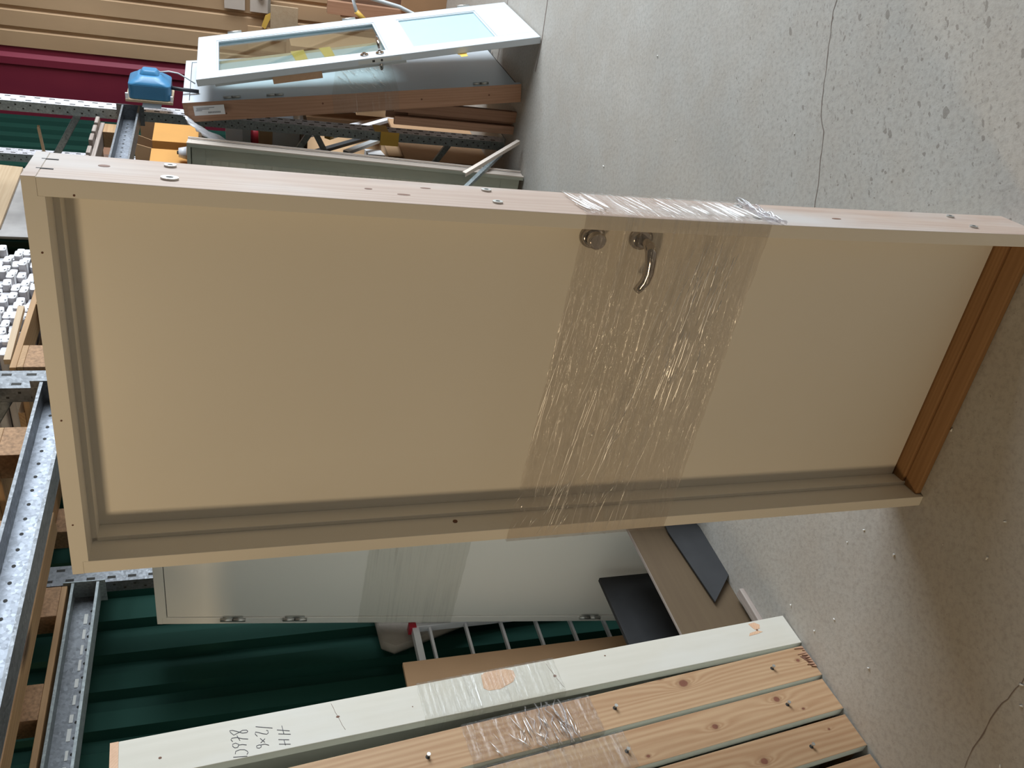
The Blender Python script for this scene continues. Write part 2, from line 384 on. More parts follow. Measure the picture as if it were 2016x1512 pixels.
def corrugated(name, length, height, mat, flatw, slope, valley, depth, kind='structure', loc=(0, 0, 0), rz=0.0):
    """vertical ribs; local x along the wall, +y is the back"""
    g = G(mat); x = 0; prof = []
    while x < length:
        for dx, y in ((0, 0), (flatw, 0), (flatw + slope, depth), (flatw + slope + valley, depth)): prof.append((x + dx, y))
        x += flatw + 2 * slope + valley
    lo = [g.bm.verts.new((a, b, 0)) for a, b in prof]; hi = [g.bm.verts.new((a, b, height)) for a, b in prof]
    lb = [g.bm.verts.new((a, depth + 0.03, 0)) for a, b in (prof[0], prof[-1])]; hb = [g.bm.verts.new((a, depth + 0.03, height)) for a, b in (prof[0], prof[-1])]
    for i in range(len(prof) - 1): g.bm.faces.new([lo[i], lo[i + 1], hi[i + 1], hi[i]])
    g.bm.faces.new([lb[0], lb[1], hb[1], hb[0]])
    o = g.build(name, loc=loc, rot=(0, 0, rz), kind=kind); return o
# green sheet wall behind the rack (seen side faces the aisle)
GS = (P(-1.6, 3.36), P(7.7, 2.83)); gd = GS[1] - GS[0]
corrugated('wall_back', gd.length, 4.6, 'green_sheet', 0.075, 0.022, 0.046, 0.038, loc=GS[0], rz=math.atan2(gd.y, gd.x))
# end wall: beige ribbed sheets, and a red panel beside the corner (its local x runs towards -t)
er = math.atan2(-TN.y, -TN.x)
corrugated('wall_end', 3.6, 4.6, 'beige_sheet', 0.115, 0.012, 0.016, 0.018, loc=P(7.6, 2.31), rz=er)
g = G('red_sheet')
g.prism([(0, 0), (0.10, 0), (0.115, 0.012), (0.40, 0.012), (0.415, 0.0), (0.47, 0.0), (0.50, 0.03), (0.56, 0.03), (0.56, 0.09), (0, 0.09)], 0, 4.6, 'z')
g.build('wall_end_red', loc=P(7.58, 2.86), rot=(0, 0, er), kind='structure')
# right wall with the open gate the daylight comes through
g = G('plaster')
g.box(5.5, 5.65, -3.0, 0.1, 0, 4.6); g.box(5.5, 5.65, 5.1, 6.2, 0, 4.6); g.box(5.5, 5.65, 0.1, 5.1, 3.75, 4.6)
g.build('wall_right', kind='structure')

# ------------------------------------------------------------------ stretch film bands
def film_band(parent, W, D, zr, zl, mat='stretch_film', lift=0.003, name='stretch_film', wob=0.0012, faces='frbl', n=70):
    """band wound round a W x D frame; zr/zl = (bottom, top) at the right and left sides"""
    g = G(mat); L = lift
    path = []
    def seg(a, b, k): path.extend([(a[0] + (b[0] - a[0]) * i / k, a[1] + (b[1] - a[1]) * i / k) for i in range(k)])
    seg((-L, -L), (W + L, -L), 34); seg((W + L, -L), (W + L, D + L), 10); seg((W + L, D + L), (-L, D + L), 14); seg((-L, D + L), (-L, -L), 10)
    rnd = random.Random(W * 1000 + zr[0] * 77)
    ph = [[rnd.uniform(0, 6.28) for _ in range(3)] for _ in range(n + 1)]
    rows = []
    for j in range(n + 1):
        f = j / n; rr = []
        for i, (x, y) in enumerate(path):
            u = min(max(x / W, 0), 1); zb = zl[0] + (zr[0] - zl[0]) * u; zt = zl[1] + (zr[1] - zl[1]) * u
            z = zb + (zt - zb) * f
            amp = wob * (1 if j % 2 else -0.3)
            off = amp * (math.sin(x * 9 + y * 30 + ph[j][0]) + 0.6 * math.sin(x * 31 + ph[j][1]))
            ox = oy = 0
            if y <= -L + 1e-9: oy = -abs(off) * 1.2
            elif x >= W + L - 1e-9: ox = abs(off)
            elif y >= D + L - 1e-9: oy = abs(off)
            else: ox = -abs(off)
            rr.append(g.bm.verts.new((x + ox, y + oy, z + 0.0012 * math.sin(i * 1.7) * (j in (0, n)))))
        rows.append(rr)
    N = len(path)
    for j in range(n):
        for i in range(N):
            f = g.bm.faces.new([rows[j][i], rows[j][(i + 1) % N], rows[j + 1][(i + 1) % N], rows[j + 1][i]]); f.smooth = True
    return g.build(name, parent)
def strands(parent, segs, name='film_crease', r=0.0006, mat='film_strand'):
    g = G(mat)
    for a, b, rr in segs:
        a, b = Vector(a), Vector(b); k = max(2, int((b - a).length / 0.02)); pts = []
        for i in range(k + 1):
            p = a.lerp(b, i / k); pts.append(p + Vector((0, random.uniform(-1, 1) * 0.0006, random.uniform(-1, 1) * 0.0007)))
        g.tube(pts, [rr * (0.3 if i in (0, k) else random.uniform(0.6, 1.3)) for i in range(k + 1)], seg=6)
    o = g.build(name, parent, kind='stuff'); return o

# ------------------------------------------------------------------ framed doors
def screw(parent, x, y, z, side=1, r=0.009, long=0.013, mat='zinc', label=None):
    """oval adjusting sleeve in the outer face of a jamb"""
    g = G(mat, 'gap_dark')
    e = 0.0035 * side
    pts = [(y + r * math.cos(t), z + long * math.sin(t)) for t in [2 * math.pi * i / 20 for i in range(20)]]
    g.prism(pts, x - 0.002 * side, x + e, 'x')
    pts = [(y + r * 0.45 * math.cos(t), z + long * 0.45 * math.sin(t)) for t in [2 * math.pi * i / 12 for i in range(12)]]
    g.prism(pts, x + e * 0.9, x + e * 1.06, 'x', 'gap_dark')
    return g.build('frame_sleeve', parent, bevel=0.0008)
def framed_door(name, label, W, H, D, loc, yaw, lean, front='paint_cream', spine='pine_pink', leaf='paint_cream', leaf_y=0.10, jt=0.030,
                stop=True, raise_=0.0, thr='oak_threshold', cat='door', head_spine=None, leafmat=True, knob=None):
    e = empty(name, Vector(loc) + Vector((0, 0, raise_)), (0, 0, yaw))
    e.rotation_euler = Matrix.Rotation(yaw, 4, 'Z').to_3x3().to_4x4().to_euler()
    e.rotation_euler = (Matrix.Rotation(yaw, 3, 'Z') @ Matrix.Rotation(-lean, 3, 'X')).to_euler()
    tag(e, label, cat)
    fr = {'+x': spine}; fl_ = {'-x': spine}
    hd = 0.020
    for side in (0, 1):
        g = G(front)
        x0, x1 = (0, jt) if side == 0 else (W - jt, W)
        g.box(x0, x1, 0, D, 0, H - hd, faces={'-x': spine} if side == 0 else {'+x': spine})
        if stop:
            s0, s1 = (jt, jt + 0.010) if side == 0 else (W - jt - 0.010, W - jt)
            g.box(s0, s1, leaf_y - 0.040, leaf_y, 0, H - jt)
        g.build('side_jamb', e, bevel=0.0012)
    g = G(front)
    g.prism([(0, H - hd), (jt, H - hd), (jt, H - jt), (W - jt, H - jt), (W - jt, H - hd), (W, H - hd), (W, H), (0, H)], 0, D, 'y')
    g.box(-0.0004, 0.0, 0, D, H - hd, H, head_spine or spine); g.box(W, W + 0.0004, 0, D, H - hd, H, head_spine or spine)
    if stop: g.box(jt, W - jt, leaf_y - 0.040, leaf_y, H - jt - 0.010, H - jt)
    g.build('head_jamb', e, bevel=0.0012)
    if thr:
        g = G(thr)
        g.box(jt, W - jt, 0.012, D * 0.45, 0.0, 0.018); g.box(jt, W - jt, D * 0.45, D, 0.0, 0.026)
        g.build('threshold', e, bevel=0.003)
    lf = None
    if leaf:
        g = G(leaf)
        g.box(jt + 0.003, W - jt - 0.003, leaf_y, min(leaf_y + 0.04, D - 0.0005) if leaf_y > 0.02 else leaf_y + 0.04, 0.030, H - jt - 0.003)
        lf = g.build('door_leaf', e, bevel=0.001)
        g = G('gap_dark'); g.box(jt, W - jt, leaf_y + 0.006, leaf_y + 0.008, 0.02, H - jt); g.build('gap_shade', e)  # dark sheet behind the leaf gap; the gap's shade is put into its colour
    return e, lf

# ---- 1. the main door
MY = -0.5207
ub = Vector((math.cos(MY), math.sin(MY), 0)); bb = Vector((-math.sin(MY), math.cos(MY), 0))
MW, MH, MD = 0.781, 2.09, 0.138
main, leaf = framed_door('door_unit', 'large cream door in its frame standing alone, film wound round its middle, lever handle',
                         MW, MH, MD, (-0.352, 1.801, 0), MY, -R(0.2), leaf_y=0.098, spine='pine_pink')
for z in (1.885, 1.327, 0.765, 0.184):
    screw(main, MW, 0.112, z + 0.002, r=0.008, long=0.010); screw(main, MW, 0.040, z, r=0.010 if z > 1.5 else 0.008, long=0.014 if z > 1.5 else 0.010)
g = G('gap_dark')   # staple slots where head and jamb meet
for y in (0.045, 0.098): g.box(MW + 0.0002, MW + 0.0008, y - 0.002, y + 0.002, MH - 0.038, MH - 0.014)
build_each(g, 'staple_mark', main)
g = G('knot')
for y, z, a, b in ((0.085, 1.985, 0.006, 0.009), (0.07, 1.56, 0.004, 0.007), (0.05, 1.50, 0.004, 0.012), (0.10, 1.45, 0.003, 0.01), (0.06, 0.55, 0.004, 0.012)):
    g.prism([(y + a * math.cos(t), z + b * math.sin(t)) for t in [2 * math.pi * i / 14 for i in range(14)]], MW + 0.0001, MW + 0.0005, 'x')
build_each(g, 'wood_knot', main)
g = G('knot'); g.cyl((0.0301, 0.039, 1.319), (0.0312, 0.039, 1.319), 0.0055, seg=16); g.build('hole_plug', main)
g = G('knot')
for x, z in ((0.756, 2.02), (0.66, 2.073), (0.35, 2.076), (0.12, 2.079)): g.cyl((x, -0.0006, z), (x, 0.0002, z), 0.0018, seg=8)
build_each(g, 'nail_mark', main)
# handle and thumb turn on the leaf
LY = 0.098
g = G('chrome'); zc, xc = 1.098, 0.703
g.cyl((xc, LY, zc), (xc, LY - 0.006, zc), 0.0275, 0.0265, 32); g.cyl((xc, LY - 0.006, zc), (xc, LY - 0.012, zc), 0.0265, 0.020, 32)
g.build('thumb_turn_rose', leaf)
g = G('chrome'); g.cyl((xc, LY - 0.010, zc + 0.001), (xc, LY - 0.034, zc + 0.001), 0.017, 0.019, 28); g.cyl((xc, LY - 0.034, zc + 0.001), (xc, LY - 0.037, zc + 0.001), 0.019, 0.016, 28)
g.build('thumb_turn', leaf)
zc = 0.988
g = G('chrome'); g.cyl((xc, LY, zc), (xc, LY - 0.007, zc), 0.0265, 0.0255, 32); g.cyl((xc, LY - 0.007, zc), (xc, LY - 0.013, zc), 0.0255, 0.018, 32)
g.build('handle_rose', leaf)
g = G('chrome')
pts = [(xc, LY - 0.010, zc), (xc, LY - 0.035, zc), (xc - 0.003, LY - 0.046, zc - 0.001), (xc - 0.014, LY - 0.052, zc - 0.003), (xc - 0.035, LY - 0.054, zc - 0.006), (xc - 0.06, LY - 0.053, zc - 0.008),
       (xc - 0.082, LY - 0.050, zc - 0.006), (xc - 0.098, LY - 0.046, zc - 0.001), (xc - 0.108, LY - 0.044, zc + 0.005)]
g.tube(pts, [0.011, 0.0105, 0.0125, 0.0125, 0.0115, 0.0112, 0.011, 0.0105, 0.0085], seg=18)
g.build('lever_handle', leaf)
fb = film_band(main, MW, MD, (0.755, 1.165), (0.80, 1.205), lift=0.0035, wob=0.0009, n=90)
# creases: thin taut folds glinting in the lamp light
segs = []
rc = random.Random(5)
def crease(x, z, L, slope, r): segs.append(((x, -0.0055, z), (x - L, -0.0055, z + L * slope), r))
for _ in range(46):
    x = rc.uniform(0.42, 0.74); z = rc.uniform(0.81, 0.90) + (0.74 - x) * 0.10; crease(x, z, rc.uniform(0.02, 0.13), rc.uniform(0.05, 0.14), rc.uniform(0.0006, 0.0013))
for k_ in range(22):
    f = k_ / 22; x = 0.66 - 0.42 * f; z = 0.915 + 0.09 * f + rc.uniform(-0.006, 0.006); crease(x, z, rc.uniform(0.04, 0.11), rc.uniform(0.16, 0.24), rc.uniform(0.0004, 0.0009))
for _ in range(34):
    x = rc.uniform(0.04, 0.17); z = rc.uniform(1.06, 1.19); crease(x, z, rc.uniform(0.008, 0.035), rc.uniform(0.2, 0.6), rc.uniform(0.0004, 0.0010))
for _ in range(42):
    x = rc.uniform(0.10, 0.36); z = rc.uniform(0.93, 1.06); crease(x, z, rc.uniform(0.008, 0.035), rc.uniform(0.2, 0.6), rc.uniform(0.0003, 0.0007))
for _ in range(70):
    x = rc.uniform(0.08, 0.75); z = rc.uniform(0.80, 1.18); crease(x, z, min(x - 0.01, rc.uniform(0.03, 0.25)), rc.uniform(0.05, 0.22), rc.uniform(0.0002, 0.0004))
strands(fb, segs)
# bunched folds over the raw jamb side
segs = []
for _ in range(46):
    z = rc.choice([rc.uniform(1.10, 1.165), rc.uniform(0.76, 0.83), rc.uniform(0.78, 1.15)])
    y = rc.uniform(0.0, 0.03); L = rc.uniform(0.05, 0.11)
    segs.append(((MW + 0.006, y, z), (MW + 0.006, min(y + L, MD), z + L * 0.25), rc.uniform(0.0003, 0.0008)))
strands(fb, segs)
g = G('loose_film')   # crumpled roll at the lower edge of the band
for q in range(3):
    pts = [(MW + 0.005 + random.uniform(0, 0.006), -0.004 + (MD + 0.006) * i / 12, 0.752 - 0.012 * q + 0.004 * i / 12 * (q + 1) + random.uniform(-0.004, 0.004)) for i in range(13)]
    g.tube(pts, [random.uniform(0.002, 0.006) for _ in pts], seg=7, flat=0.6)
g.build('film_edge_roll', fb)

# the right jamb has bowed a little towards the opening
def bow(o, amp=0.012, x0=0.60, x1=0.775):
    me = o.data; bm = bmesh.new(); bm.from_mesh(me)
    for i in range(1, 12):
        bmesh.ops.bisect_plane(bm, geom=bm.verts[:] + bm.edges[:] + bm.faces[:], plane_co=(0, 0, MH * i / 12), plane_no=(0, 0, 1))
    for v in bm.verts:
        f = min(1, max(0, (v.co.x - x0) / (x1 - x0))); f = f if o.name.split('.')[0] in ('side_jamb', 'gap_shade') and f > 0.9 else f
        v.co.x -= amp * math.sin(math.pi * min(1, max(0, v.co.z / MH))) * f
    bm.to_mesh(me); bm.free()
for o in [x for x in bpy.data.objects if x.parent is main and x.type == 'MESH' and x.name.split('.')[0] not in ('head_jamb', 'threshold')]:
    bow(o)
    for c in [x for x in bpy.data.objects if x.parent is o]: bow(c)

# ---- 2. framed door behind on the left, leaning on the back of the bay
DYAW = math.atan2(-TN.y, -TN.x)            # local x towards the aisle
def spine_door(name, label, s0, t0, W, H, D, lean, **kw):
    """door standing across the row, its outer jamb at t0 facing the aisle; s0 = front bottom edge"""
    rz = D * math.sin(lean) if lean > 0 else 0.0
    return framed_door(name, label, W, H, D, P(s0, t0 + W), DYAW, lean, raise_=rz, **kw)
blue, bleaf = spine_door('door_unit', 'pale grey door in its frame with three steel hinges, behind the big cream door', 2.075, 2.06, 0.88, 2.085, 0.10, R(7.0),
                         front='paint_bluegrey', spine='paint_bluegrey', leaf='paint_bluegrey', leaf_y=0.004, jt=0.036, stop=False, thr=None)
def hinge(parent, x, z, y=0.0, r=0.0075, L=0.098, mat='zinc'):
    g = G(mat, 'gap_dark')
    g.cyl((x, y - r * 0.7, z), (x, y - r * 0.7, z + L * 0.49), r, seg=16); g.cyl((x, y - r * 0.7, z + L * 0.52), (x, y - r * 0.7, z + L), r, seg=16)
    g.cyl((x, y - r * 0.7, z + L * 0.49), (x, y - r * 0.7, z + L * 0.52), r * 0.7, seg=12, mat='gap_dark')
    g.box(x - 0.016, x + 0.016, y - 0.0015, y + 0.001, z + 0.01, z + L - 0.01)
    return g.build('hinge', parent)
for z in (1.745, 1.50, 0.21): hinge(blue, 0.030, z)
film_band(blue, 0.88, 0.10, (0.87, 1.27), (0.89, 1.29), 'stretch_film_clear', wob=0.0006, n=30)

def stl(s, z, s0, a): return ((s - s0) * math.cos(a) + z * math.sin(a), -(s - s0) * math.sin(a) + z * math.cos(a))
A2, A3, A4 = R(4.8), R(5.0), R(4.9)
PC = ((0.50, 0.33, 0.19), (0.34, 0.18, 0.09))
wood_at('pine_b', *PC, [stl(1.233, 0.49, 1.191, A2) + (0.013, 0.017), stl(1.253, 0.055, 1.191, A2) + (0.006, 0.008), stl(1.262, 0.56, 1.191, A2) + (0.008, 0.012)])
wood_at('pine_c', *PC, [stl(1.081, 0.457, 1.070, A3) + (0.009, 0.011), stl(1.134, 0.21, 1.070, A3) + (0.010, 0.012), stl(1.09, 0.138, 1.070, A3) + (0.004, 0.006), stl(1.03, 0.70, 1.070, A3) + (0.005, 0.007)])
wood_at('pine_d', *PC, [stl(0.956, 0.359, 0.946, A4) + (0.011, 0.013), stl(1.014, 0.094, 0.946, A4) + (0.004, 0.005), stl(0.95, 0.9, 0.946, A4) + (0.008, 0.01)])
# ---- 3. the stack of framed doors seen on their outer jambs
a35 = R(3.44)
def stack_door(label, s0, lean, D, spine, zf, **kw):
    e, lf = framed_door('door_unit', label, 0.885, 2.09, D, P(s0, 2.09 + 0.885), DYAW, lean, raise_=0.0, spine=spine, front='paint_offwhite', leaf='paint_offwhite',
                        leaf_y=0.06, jt=0.032, **kw)
    return e
W9 = 0.885
f1 = stack_door('white painted door frame with pencilled writing on its side, first of the stack', 1.316, -a35, 0.112, 'pine_whitewash', None, head_spine='end_grain')
f2 = stack_door('raw knotty pine door frame with a splintered foot, next to the white painted one', 1.191, -R(4.8), 0.113, 'pine_b', None)
f3 = stack_door('raw pine door frame with a round knot near its foot, third of the stack', 1.070, -R(5.0), 0.108, 'pine_c', None)
f4 = stack_door('raw pine door frame whose side has a square cut foot, fourth of the stack', 0.946, -R(4.9), 0.105, 'pine_d', None)
f5 = stack_door('pine door frame barely showing, last of the stack', 0.815, -R(5.0), 0.105, 'pine_knotty', None)
# handwriting
TXT = [[(0.0072, 1.8038), (0.0022, 1.7701)], [(0.0149, 1.7983), (0.0218, 1.7969), (0.0242, 1.7868), (0.0215, 1.7749), (0.0151, 1.7683), (0.011, 1.7675), (0.0072, 1.7708)], [(0.0325, 1.7903), (0.0393, 1.7879), (0.0448, 1.7955), (0.0432, 1.8027), (0.0372, 1.803), (0.0319, 1.7983), (0.0315, 1.7913), (0.0374, 1.789), (0.0368, 1.779), (0.0332, 1.7692)], [(0.0502, 1.8022), (0.0564, 1.8059), (0.0603, 1.8036), (0.0596, 1.7917), (0.0527, 1.777), (0.0489, 1.7642)], [(0.0645, 1.7904), (0.0491, 1.7843)], [(0.0709, 1.7629), (0.0751, 1.7657), (0.0767, 1.7756), (0.0714, 1.7879), (0.068, 1.7982), (0.0775, 1.8056), (0.0826, 1.8073), (0.0821, 1.8003), (0.0754, 1.7877), (0.0687, 1.7761), (0.068, 1.7651), (0.0709, 1.7629)], [(0.0261, 1.7346), (0.0201, 1.7339), (0.0174, 1.7391), (0.0197, 1.745), (0.0248, 1.7457), (0.0264, 1.7395), (0.0251, 1.7346), (0.0255, 1.7246), (0.0199, 1.7149)], [(0.0441, 1.7345), (0.0305, 1.7243)], [(0.0404, 1.7227), (0.0311, 1.7343)], [(0.0515, 1.741), (0.0588, 1.7456), (0.0648, 1.7443), (0.0613, 1.7365), (0.0557, 1.7268), (0.0521, 1.717), (0.0548, 1.7128), (0.0619, 1.7134), (0.0631, 1.7173)], [(0.0797, 1.7424), (0.0662, 1.7011)], [(0.0174, 1.69), (0.0107, 1.6614)], [(0.0304, 1.6902), (0.0238, 1.6636)], [(0.0266, 1.6764), (0.0105, 1.6744)], [(0.0464, 1.6883), (0.0385, 1.6577)], [(0.0585, 1.6905), (0.0486, 1.6591)], [(0.0677, 1.677), (0.0425, 1.6745)]]
g = G('ink')
for st in TXT: g.tube([(W9 + 0.0003, y, z) for y, z in st], 0.0008, seg=6)
g.build('pencil_writing', f1)
g = G('end_grain')
g.prism([(0.1035, 1.1048), (0.0607, 1.1104), (0.050, 1.098), (0.0479, 1.063), (0.0631, 1.017), (0.080, 1.004), (0.0995, 1.0048), (0.1100, 1.03), (0.1110, 1.0561), (0.1105, 1.09)], W9 + 0.0001, W9 + 0.0006, 'x')
g.prism([(0.090, 0.145), (0.104, 0.150), (0.106, 0.125), (0.094, 0.110), (0.080, 0.118), (0.078, 0.138)], W9 + 0.0001, W9 + 0.0006, 'x')
g.prism([(0.060, 0.175), (0.070, 0.165), (0.074, 0.13), (0.066, 0.115), (0.062, 0.14)], W9 + 0.0001, W9 + 0.0006, 'x')
for o in build_each(g, 'bare_patch', f1): o['label'] = 'patch where the paint is worn to bare wood'
g = G('knot')
for y, z, a, b in ((0.0455, 1.9748, 0.003, 0.004), (0.062, 1.53, 0.003, 0.005), (0.055, 0.885, 0.004, 0.005), (0.09, 0.70, 0.002, 0.003), (0.048, 1.325, 0.0015, 0.0015), (0.076, 0.132, 0.004, 0.004)):
    g.prism([(y + a * math.cos(t), z + b * math.sin(t)) for t in [2 * math.pi * i / 12 for i in range(12)]], W9 + 0.0001, W9 + 0.0006, 'x')
for z, y0, y1 in ((1.53, 0.02, 0.105), (0.885, 0.015, 0.10)):
    g.tube([(W9 + 0.0002, y0 + (y1 - y0) * i / 6, z + (0.012 * (i - 3) / 3) + random.uniform(-0.001, 0.001)) for i in range(7)], 0.0005, seg=5)
build_each(g, 'wood_knot', f1)
def knots(e, ks, W=W9):
    g = G('knot', 'knot_ring')
    for y, z, a, b in ks:
        for q, (m_, h) in enumerate((('knot_ring', 0.0003), ('knot', 0.0007))):
            f = 1.35 if q == 0 else 0.8
            g.prism([(y + a * f * math.cos(t), z + b * f * math.sin(t) * (1.25 if q == 0 else 1)) for t in [2 * math.pi * i / 18 for i in range(18)]], W + 0.0001, W + h, 'x', m_)
    return g.build('wood_knot', e)
def nail(e, y, z, W=W9, bent=True):
    g = G('zinc', 'gap_dark')
    g.cyl((W - 0.002, y, z), (W + 0.0008, y, z), 0.0062, seg=14, mat='gap_dark')
    g.cyl((W, y, z), (W + 0.014, y, z - 0.001), 0.0022, seg=10); g.cyl((W + 0.012, y, z - 0.001), (W + 0.015, y, z - 0.001), 0.0052, seg=14)
    return g.build('screw_head', e)
for s_, z_ in ((1.132, 1.312), (1.187, 0.741), (1.238, 0.164)): nail(f2, *stl(s_, z_, 1.191, A2))
for s_, z_ in ((1.054, 0.757), (1.111, 0.184)): nail(f3, *stl(s_, z_, 1.070, A3))
nail(f4, *stl(0.972, 0.186, 0.946, A4))
# splintered foot of the second frame
g = G('pine_spine', 'gap_dark')
for i in range(9):
    y = 0.03 + 0.009 * i; h = random.uniform(0.008, 0.04)
    g.prism([(y, 0.0), (y + 0.008, 0.0), (y + random.uniform(0, 0.008), h)], W9 + 0.0002, W9 + random.uniform(0.001, 0.004), 'x')
g.prism([(0.035, 0.008), (0.075, 0.006), (0.078, 0.034), (0.055, 0.020), (0.038, 0.018)], W9 + 0.0001, W9 + 0.0008, 'x', 'knot')
o = g.build('splintered_edge', f2); o['label'] = 'splintered broken wood at the foot'
fa = film_band(f1, W9, 0.112, (0.87, 1.30), (0.87, 1.30), 'stretch_film_clear', wob=0.0005, n=24)
fb2 = film_band(f2, W9, 0.113, (0.80, 1.20), (0.80, 1.20), 'stretch_film', wob=0.0015, n=40)
film_band(f3, W9, 0.108, (0.74, 1.20), (0.74, 1.20), 'stretch_film_clear', wob=0.001, n=30)
segs = []
for _ in range(34):
    y = rc.uniform(-0.01, 0.05); z = rc.uniform(0.88, 1.12); L = rc.uniform(0.02, 0.07)
    segs.append(((W9 + 0.006, y, z), (W9 + 0.007, y + L, z + rc.uniform(-0.02, 0.03)), rc.uniform(0.0005, 0.0016)))
strands(fb2, segs)
g = G('loose_film')   # loose crumpled flap
for q in range(7):
    z0 = 0.88 + 0.02 * q; pts = [(W9 + 0.006 + random.uniform(0, 0.012), -0.012 + 0.022 * i, z0 + random.uniform(-0.012, 0.012) + (0.01 * i if q == 0 else 0)) for i in range(7)]
    g.tube(pts, [random.uniform(0.001, 0.005) for _ in pts], seg=6, flat=0.35)
g.build('film_flap', fb2)

# ---- 4. white framed door leaning against the rack, raw timber side with a sticker
bl = R(8.9)
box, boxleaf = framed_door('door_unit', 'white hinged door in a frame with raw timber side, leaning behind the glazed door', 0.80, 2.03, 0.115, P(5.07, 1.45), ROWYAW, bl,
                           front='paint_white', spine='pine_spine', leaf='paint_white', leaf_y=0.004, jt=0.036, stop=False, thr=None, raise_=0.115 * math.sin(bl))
for z in (1.705, 1.46, 0.205): hinge(box, 0.040, z)
g = G('white_paper', 'label_grey', 'ink'); g.box(-0.0012, -0.0002, 0.022, 0.078, 1.805, 1.975)
for i, (z0, z1, y) in enumerate(((1.83, 1.96, 0.033), (1.86, 1.96, 0.041), (1.90, 1.965, 0.048))): g.box(-0.0016, -0.0011, y, y + 0.004, z0 + 0.03, z1, 'label_grey')
for i in range(14): g.box(-0.0016, -0.0011, 0.058, 0.068, 1.83 + i * 0.005, 1.8325 + i * 0.005, 'ink')
g.build('sticker', box)['label'] = 'white printed sticker'
g = G('knot')
for y, z in ((0.075, 1.80), (0.05, 1.24), (0.06, 0.64), (0.058, 0.21)): g.cyl((-0.0008, y, z), (0.001, y, z), 0.006, seg=10)
build_each(g, 'plug_hole', box)
fb3 = film_band(box, 0.80, 0.115, (0.72, 1.06), (0.78, 1.18), 'stretch_film_clear', wob=0.001, n=30)
segs = []
for _ in range(44):
    x = rc.uniform(0.10, 0.60); z = rc.uniform(0.84, 1.12); L = rc.uniform(0.05, 0.16)
    segs.append(((x, -0.006, z), (x - L * 0.9, -0.006, z - L * rc.uniform(0.1, 0.5)), rc.uniform(0.0006, 0.0018)))
strands(fb3, segs)

# ---- 5. glazed door leaf leaning on it
gl_ = R(13.2); GW, GH, GT = 0.825, 1.985, 0.040
lam = (Matrix.Rotation(ROWYAW, 3, 'Z') @ Matrix.Rotation(-gl_, 3, 'X')).to_euler()
gd_ = empty('glazed_door_unit', P(4.915, 1.12, GT * math.sin(gl_)), lam); tag(gd_, 'white door leaf with a clear glass pane above a pale blue panel', 'door')
g = G('paint_white')
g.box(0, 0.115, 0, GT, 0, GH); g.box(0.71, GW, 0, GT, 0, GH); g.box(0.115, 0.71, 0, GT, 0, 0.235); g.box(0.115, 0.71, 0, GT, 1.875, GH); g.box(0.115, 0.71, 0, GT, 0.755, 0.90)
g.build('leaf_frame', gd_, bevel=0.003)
g = G('panel_ice'); g.box(0.112, 0.713, 0.014, 0.026, 0.23, 0.76); g.build('lower_panel', gd_)
g = G('glass_pane'); g.box(0.112, 0.713, 0.018, 0.022, 0.895, 1.88); g.build('glass', gd_)
g = G('paint_white')
for (z0, z1) in ((0.235, 0.755), (0.90, 1.875)):
    g.box(0.115, 0.127, 0.004, 0.014, z0, z1); g.box(0.698, 0.71, 0.004, 0.014, z0, z1); g.box(0.127, 0.698, 0.004, 0.014, z0, z0 + 0.012); g.box(0.127, 0.698, 0.004, 0.014, z1 - 0.012, z1)
build_each(g, 'glazing_bead', gd_, bevel=0.002)
for z in (1.72, 1.0, 0.24):
    g = G('zinc'); g.box(GW - 0.002, GW + 0.014, -0.004, 0.012, z, z + 0.085); g.cyl((GW + 0.010, -0.004, z), (GW + 0.010, -0.004, z + 0.085), 0.007, seg=12); g.build('hinge', gd_)
g = G('zinc'); g.box(-0.001, 0.0005, 0.010, 0.030, 0.84, 1.09); g.cyl((-0.0015, 0.02, 0.955), (0, 0.02, 0.955), 0.007, seg=12, mat='gap_dark'); g.box(-0.0015, 0, 0.014, 0.026, 0.995, 1.01, 'gap_dark')
g.build('lock_plate', gd_)
g = G('chrome'); g.cyl((0.058, 0, 1.045), (0.058, -0.008, 1.045), 0.025, 0.022, 24); g.cyl((0.058, -0.008, 1.045), (0.058, -0.016, 1.045), 0.010, seg=16); g.build('keyhole_rose', gd_)
g = G('chrome'); g.cyl((0.058, 0, 0.955), (0.058, -0.008, 0.955), 0.025, 0.022, 24)
g.tube([(0.058, -0.005, 0.955), (0.058, -0.045, 0.955), (0.066, -0.056, 0.955), (0.10, -0.060, 0.955), (0.145, -0.060, 0.953), (0.185, -0.057, 0.948)], [0.009, 0.009, 0.010, 0.0095, 0.009, 0.007], seg=14)
g.build('lever_handle', gd_)
g = G('chrome'); g.cyl((0.058, GT, 0.955), (0.058, GT + 0.008, 0.955), 0.025, 0.022, 24)
g.tube([(0.058, GT, 0.955), (0.058, GT + 0.04, 0.955), (0.07, GT + 0.05, 0.955), (0.15, GT + 0.052, 0.953)], 0.009, seg=12); g.build('back_handle', gd_)
